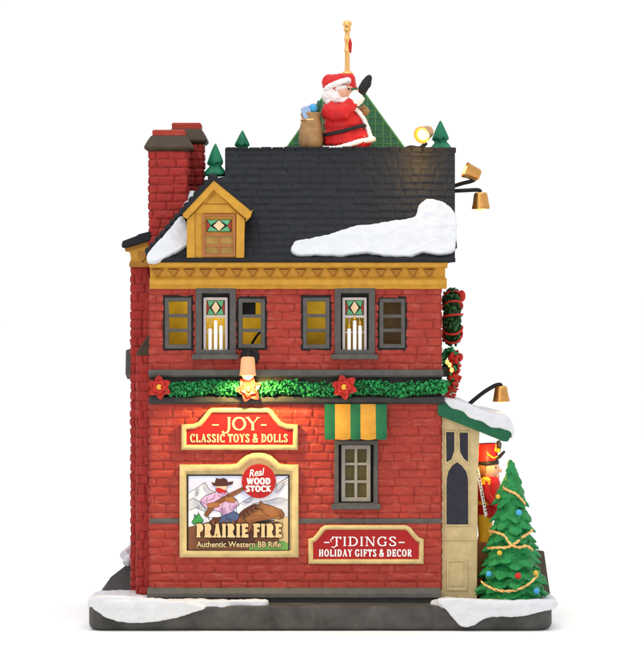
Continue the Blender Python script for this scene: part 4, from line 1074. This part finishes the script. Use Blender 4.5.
b = MB(0); bfont(b, 'Real', 249, 265, 468.3, 475.6, -7.75, shear=.35, off=.01, rot=R(8)); text(b, 'WOOD', 247.3, 270.2, 477.6, 483.6, -7.7, th=.30, tn=.17, gap=.14, sl=.14, st=.15, thick=.25)
text(b, 'STOCK', 246.3, 271, 485.2, 491, -7.7, th=.30, tn=.17, gap=.16, sl=.14, st=.15, thick=.25); b.build('badge_lettering', WHITE, s2)
YT_ = lay[0]
b = MB(0); text(b, 'PRAIRIE FIRE', 197.5, 281, 523.2, 536.8, YT_-.35, th=.24, tn=.12, sl=.15, st=.13, gap=.40, grow=.72, m=0, thick=.2, space=.5)
text(b, 'PRAIRIE FIRE', 197.5, 281, 523.2, 536.8, YT_-.75, th=.24, tn=.12, sl=.15, st=.13, gap=.40, m=1, thick=.25, space=.5)
b.build('title_lettering', [INK, paint('print_cream', (.68, .48, .23), .4, .10, 0, 300)], s2)
b = MB(0)
for i_, (dx, dy) in enumerate(((.5, 0), (-.5, 0), (0, .5), (0, -.5))): bfont(b, 'Authentic Western BB Rifle', 196.8+dx, 281.2+dx, 540.8+dy, 546.6+dy, YT_-.3-i_*.02, off=.02, m=0)
bfont(b, 'Authentic Western BB Rifle', 196.8, 281.2, 540.8, 546.6, YT_-.45, off=.012, m=1)
b.build('subtitle_lettering', [INK, GOLDL], s2)

# ================================================================== CHRISTMAS TREE
TX, TYc, TT, TB = 511, 8., 466.5, 601.5
ct = thing('christmas_tree', 'green christmas tree with gold ribbon and coloured baubles in front of the porch', 'tree', W(TX, 603, TYc, kk(TYc)))
def trad(py):
    t = max(0, (py - TT)/(TB - TT)); return 1.5 + 36*t**.64 if t < .93 else 36
b = MB(TYc); rng = random.Random(12)
b.rnd = .2; b.lathe((TX, TB-1, TYc), (0, -1, 0), [(25, 0), (28, 4), (24, 20), (17, 60), (9, 100), (2, 132), (.4, 136)], n=24)
tiers = 12
for i in range(tiers):
    t = (i+.75)/tiers; py = TT + (TB-TT-3)*t + rng.uniform(-1.5, 1.5); rr = trad(py); n = int(5 + .95*i); ph = rng.uniform(0, 6)
    for j in range(n):
        a = ph + 2*math.pi*j/n + rng.uniform(-.16, .16); L = rr*rng.uniform(.94, 1.10); w = max(3.0, rr*.36)*rng.uniform(.85, 1.25)
        ca, sa = math.cos(a), math.sin(a); dz = rng.uniform(-4.5, 4.5); b.rnd = rng.random()
        # a drooping branch tip: ridge down the middle, lobed edges, pointed end
        rows = []; sr = 9; lift = 9 + rr*.14
        for k in range(7):
            s_ = k/6; d = L*(.25 + .78*s_); q = py - lift*(1-s_)**1.2 + 2.6*s_*s_ + dz
            ww = w*(1 - s_**2.6)*(1 + .22*math.sin(k*2.3 + j)) + .3; hh = 4.2*(1-s_**2.4) + .7
            for m_ in range(sr):
                th = 2*math.pi*m_/sr; lx = ww*math.cos(th); lz = hh*math.sin(th) - (.16*ww*abs(math.cos(th))**2)
                rows.append((TX + d*ca - lx*sa, q - lz, TYc + d*sa + lx*ca))
        fs = [[k*sr+m_, k*sr+(m_+1) % sr, (k+1)*sr+(m_+1) % sr, (k+1)*sr+m_] for k in range(6) for m_ in range(sr)] + [list(range(sr)), list(range(7*sr-1, 6*sr-1, -1))]
        b.add(rows, fs)
b.rnd = .5; b.lathe((TX-1, TT+27, TYc), (.06, -1, 0), [(15, -4), (13, 2), (8.2, 12), (3.8, 21), (1.2, 26.5), (.3, 28)], n=14)
o = b.build('foliage', TREE, ct, remesh=.75, smooth=3)
d_ = o.modifiers.new('d', 'DISPLACE'); tx = bpy.data.textures.new('needles', 'CLOUDS'); tx.noise_scale = 4.2*S; tx.noise_depth = 2; d_.texture = tx; d_.strength = 2.6*S; d_.mid_level = .5
def onset(px, py, ex=1.):
    r = trad(py) + ex; dx = px - TX; return (px, py, TYc - math.sqrt(max(1, r*r - dx*dx)))
def tinsel(pts):
    P = crom([onset(x, y) for x, y in pts], 7, False)
    b = MB(TYc)
    for ph in (0, math.pi):
        Q = [(p[0], p[1] + 0.8*math.cos(i*.75+ph), p[2] + .8*math.sin(i*.75+ph)) for i, p in enumerate(P)]
        b.tube(Q, .92, n=7)
    b.build('gold_ribbon', GOLD, ct)
tinsel([(502.5, 487), (508, 490), (515, 493), (521, 499), (524, 503)])
tinsel([(488.5, 530), (496, 531), (503, 534), (508, 541), (516, 545), (525, 544), (531, 548)])
tinsel([(487, 547), (495, 545.5), (505, 545), (512, 542), (518, 538)])
tinsel([(520, 535.5), (526, 532.5), (531.5, 529)])
tinsel([(480.5, 580), (487, 584), (496, 587), (507, 587.5), (518, 585), (528, 580), (536, 573)])
for (x, y, m_, r) in ((517.5, 511, BLUE, 3.1), (515.8, 572.5, RB_, 3.2), (498, 550.5, YB_, 2.6), (487.5, 571.5, BLUE, 3.0), (534, 570.5, YB_, 2.7), (534.3, 588, BLUE, 3.2), (497.5, 496, YB_, 2.4)):
    b = MB(TYc); b.ball(onset(x, y, 1.8), r, nu=16, nv=12); b.build('bauble', m_, ct)
b = MB(TYc); b.lathe((TX, TB+1, TYc), (0, -1, 0), [(5, 0), (5, 6)], n=12); b.build('trunk', BROWN, ct)
# planter box behind the tree
bb = thing('bench', 'weathered brown board bench end behind the lower right of the tree', 'bench', W(536, 600, 80, kk(80)))
b = MB(80); b.prism([(530, 549), (544, 551), (551, 600), (530, 600)], 78, 84); b.build('backrest', paint('bench_brown', (.10, .085, .07), .55, .25), bb, bevel=.8)
b = MB(80); b.box(522, 578, 545, 582, 52, 77.8); b.build('seat', MATS['bench_brown'], bb, bevel=.6)
b = MB(80); b.box(523, 582.2, 527, 602, 54, 58); b.box(539, 582.2, 543, 602, 54, 58); b.build('leg', MATS['bench_brown'], bb, bevel=.4)

# ================================================================== TOY SOLDIER
YN = 46
ns = thing('toy_soldier', 'wooden toy soldier in red coat and tall red hat standing under the porch roof', 'toy', W(488, 598, YN, kk(YN)))
b = MB(YN); b.prism([(476, 541), (503, 541), (505, 600), (475, 600)], YN-13, YN+13); b.build('pedestal', WOODR, ns, bevel=1.)
for d in (-5.5, 5.5):
    b = MB(YN); b.lathe((485, 541, YN+d), (0, -1, 0), [(7, 0), (7, 3), (6.2, 5), (7.4, 18), (7.4, 27)], n=16); b.build('leg', SYEL, ns)
b = MB(YN); b.lathe((488.5, 517, YN), (0, -1, 0), [(12.5, 0), (13, 2), (11, 12), (11.4, 22), (12, 34), (10.5, 39), (6, 41.5), (3.5, 42)], n=22); b.build('coat', SANTA, ns, sharp=60)
b = MB(YN); b.lathe((488.5, 504.5, YN), (0, -1, 0), [(11.3, 0), (12, .4), (11.9, 3.4), (11, 3.8)], n=22); b.ball((496.5, 497, YN-6.5), (2.6, 3, 2)); b.build('belt', SYEL, ns)
for d in (-12.5, 12.5):
    b = MB(YN); hull(b, [(486, 481, YN+d, 4.4), (485, 492, YN+d*1.12, 4), (492, 503, YN+d*1.1, 3.6)]); b.ball((495, 505, YN+d*1.05), 3.4); ar = b.build('arm', SANTA, ns)
    b = MB(YN); b.ball((485, 479, YN+d), (5, 3, 4.4)); 
    for k in range(7): b.tube([(481.5+k*1.2, 479.5, YN+d-3.2*(1 if d < 0 else -1)), (481+k*1.3, 483.5, YN+d-3.8*(1 if d < 0 else -1))], .7, n=5)
    b.build('epaulette', SYEL, ns)
b = MB(YN); b.ball((488.6, 468.5, YN), (11, 12, 10.4)); b.ball((500, 470.5, YN), (2.4, 2.2, 2)); b.ball((497, 476, YN), (3, 2.5, 4)); b.build('head', SKIN, ns, remesh=.6, smooth=2)
b = MB(YN); b.ball((482.4, 468, YN), (7, 11.2, 11.2)); b.build('hair', HAIRB, ns)
b = MB(YN)
for d in (-6.2, 3.8): b.ball((495.2, 467.2, YN+d-1.2), (1., 1.4, 1.), nu=8, nv=6)
b.build('eye', INK, ns)
hat = MB(YN); hat.lathe((486.6, 462, YN), (-.05, -1, 0), [(11.4, 0), (11.8, 1), (11.2, 3), (12.2, 17), (11.8, 18.6), (3, 19)], n=24)
h_ = hat.build('hat', SANTA, ns, sharp=60)
b = MB(YN); b.lathe((487, 464.5, YN), (-.05, -1, 0), [(11.8, 0), (12.3, .8), (12.0, 4), (11.4, 4.2)], n=24); b.prism([(490, 459), (498, 456), (504.5, 450.5), (505, 452), (500, 458), (492, 462)], YN-7, YN+7); b.build('visor', MIT, h_, bevel=.5)
b = MB(YN); b.tube([(484, 448, YN-10.5), (488, 454, YN-11.2), (493, 457.5, YN-9.8), (497, 456, YN-6)], .8, n=6); b.tube([(494.5, 443.5, YN-6), (495, 451, YN-7.5)], 1.6, n=7); b.ball((498, 450, YN-5), (2.6, 2.4, 2.4)); b.build('braid', SYEL, h_)
b = MB(YN); hull(b, [(498, 452, YN, 2.4), (499, 444, YN, 2.8), (498.5, 440.5, YN, 1.6)]); b.build('plume', GREY, h_)
# white printed strip leaning at the porch corner
b = MB(24); b.prism([(475.6, 468), (478.6, 467), (487.4, 515), (484.6, 517)], 22, 25)
st = b.build('banner', WHITE, bevel=.2); 
b = MB(24); rng = random.Random(1)
for i in range(13):
    t = .06 + i*.07; x = 476.6 + 9*t; y = 469 + 46*t
    x += rng.uniform(-.2, .5); b.prism([(x+rng.uniform(0, .4), y), (x+rng.uniform(.8, 2.0), y-.6), (x+rng.uniform(1., 2.0), y+rng.uniform(.6, 2.4)), (x+.1, y+rng.uniform(.5, 1.5))], 21.8, 22.1)
b.build('print', INK, st); tag(st, 'narrow white printed strip leaning beside the red toy soldier', 'banner')

# ================================================================== LIGHT, CAMERA, RENDER
w = bpy.data.worlds.new('World'); scn.world = w; w.use_nodes = True
bg = w.node_tree.nodes['Background']; bg.inputs['Color'].default_value = (1, 1, 1, 1); bg.inputs['Strength'].default_value = 1.06
def area(loc, target, size, power, col=(1, 1, 1)):
    ld = bpy.data.lights.new('softbox', 'AREA'); ld.shape = 'RECTANGLE'; ld.size = size[0]; ld.size_y = size[1]; ld.energy = power; ld.color = col
    o = bpy.data.objects.new('softbox', ld); COL.objects.link(o); o.location = loc
    o.rotation_euler = (Vector(target) - Vector(loc)).to_track_quat('-Z', 'Y').to_euler(); return o
area((-.35, -.8, .6), (0, 0, .12), (.4, .4), .9)
area((0, -.25, .95), (0, -.1, 0), (.9, .7), 3.5)
cd = bpy.data.cameras.new('Camera'); cam = bpy.data.objects.new('Camera', cd); COL.objects.link(cam); scn.camera = cam
cam.location = Vector((0, -D, ZC)) * S; cam.rotation_euler = (R(90), 0, 0)
cd.sensor_fit = 'HORIZONTAL'; cd.sensor_width = 36; cd.lens = 36 * D / 641; cd.shift_y = (HP - 335) / 641
cd.clip_start = .02; cd.clip_end = 500
scn.render.engine = 'CYCLES'; scn.render.resolution_x = 980; scn.render.resolution_y = 1024
scn.view_settings.view_transform = 'Standard'; scn.view_settings.look = 'None'; scn.view_settings.exposure = 0; scn.view_settings.gamma = 1
scn.cycles.max_bounces = 6
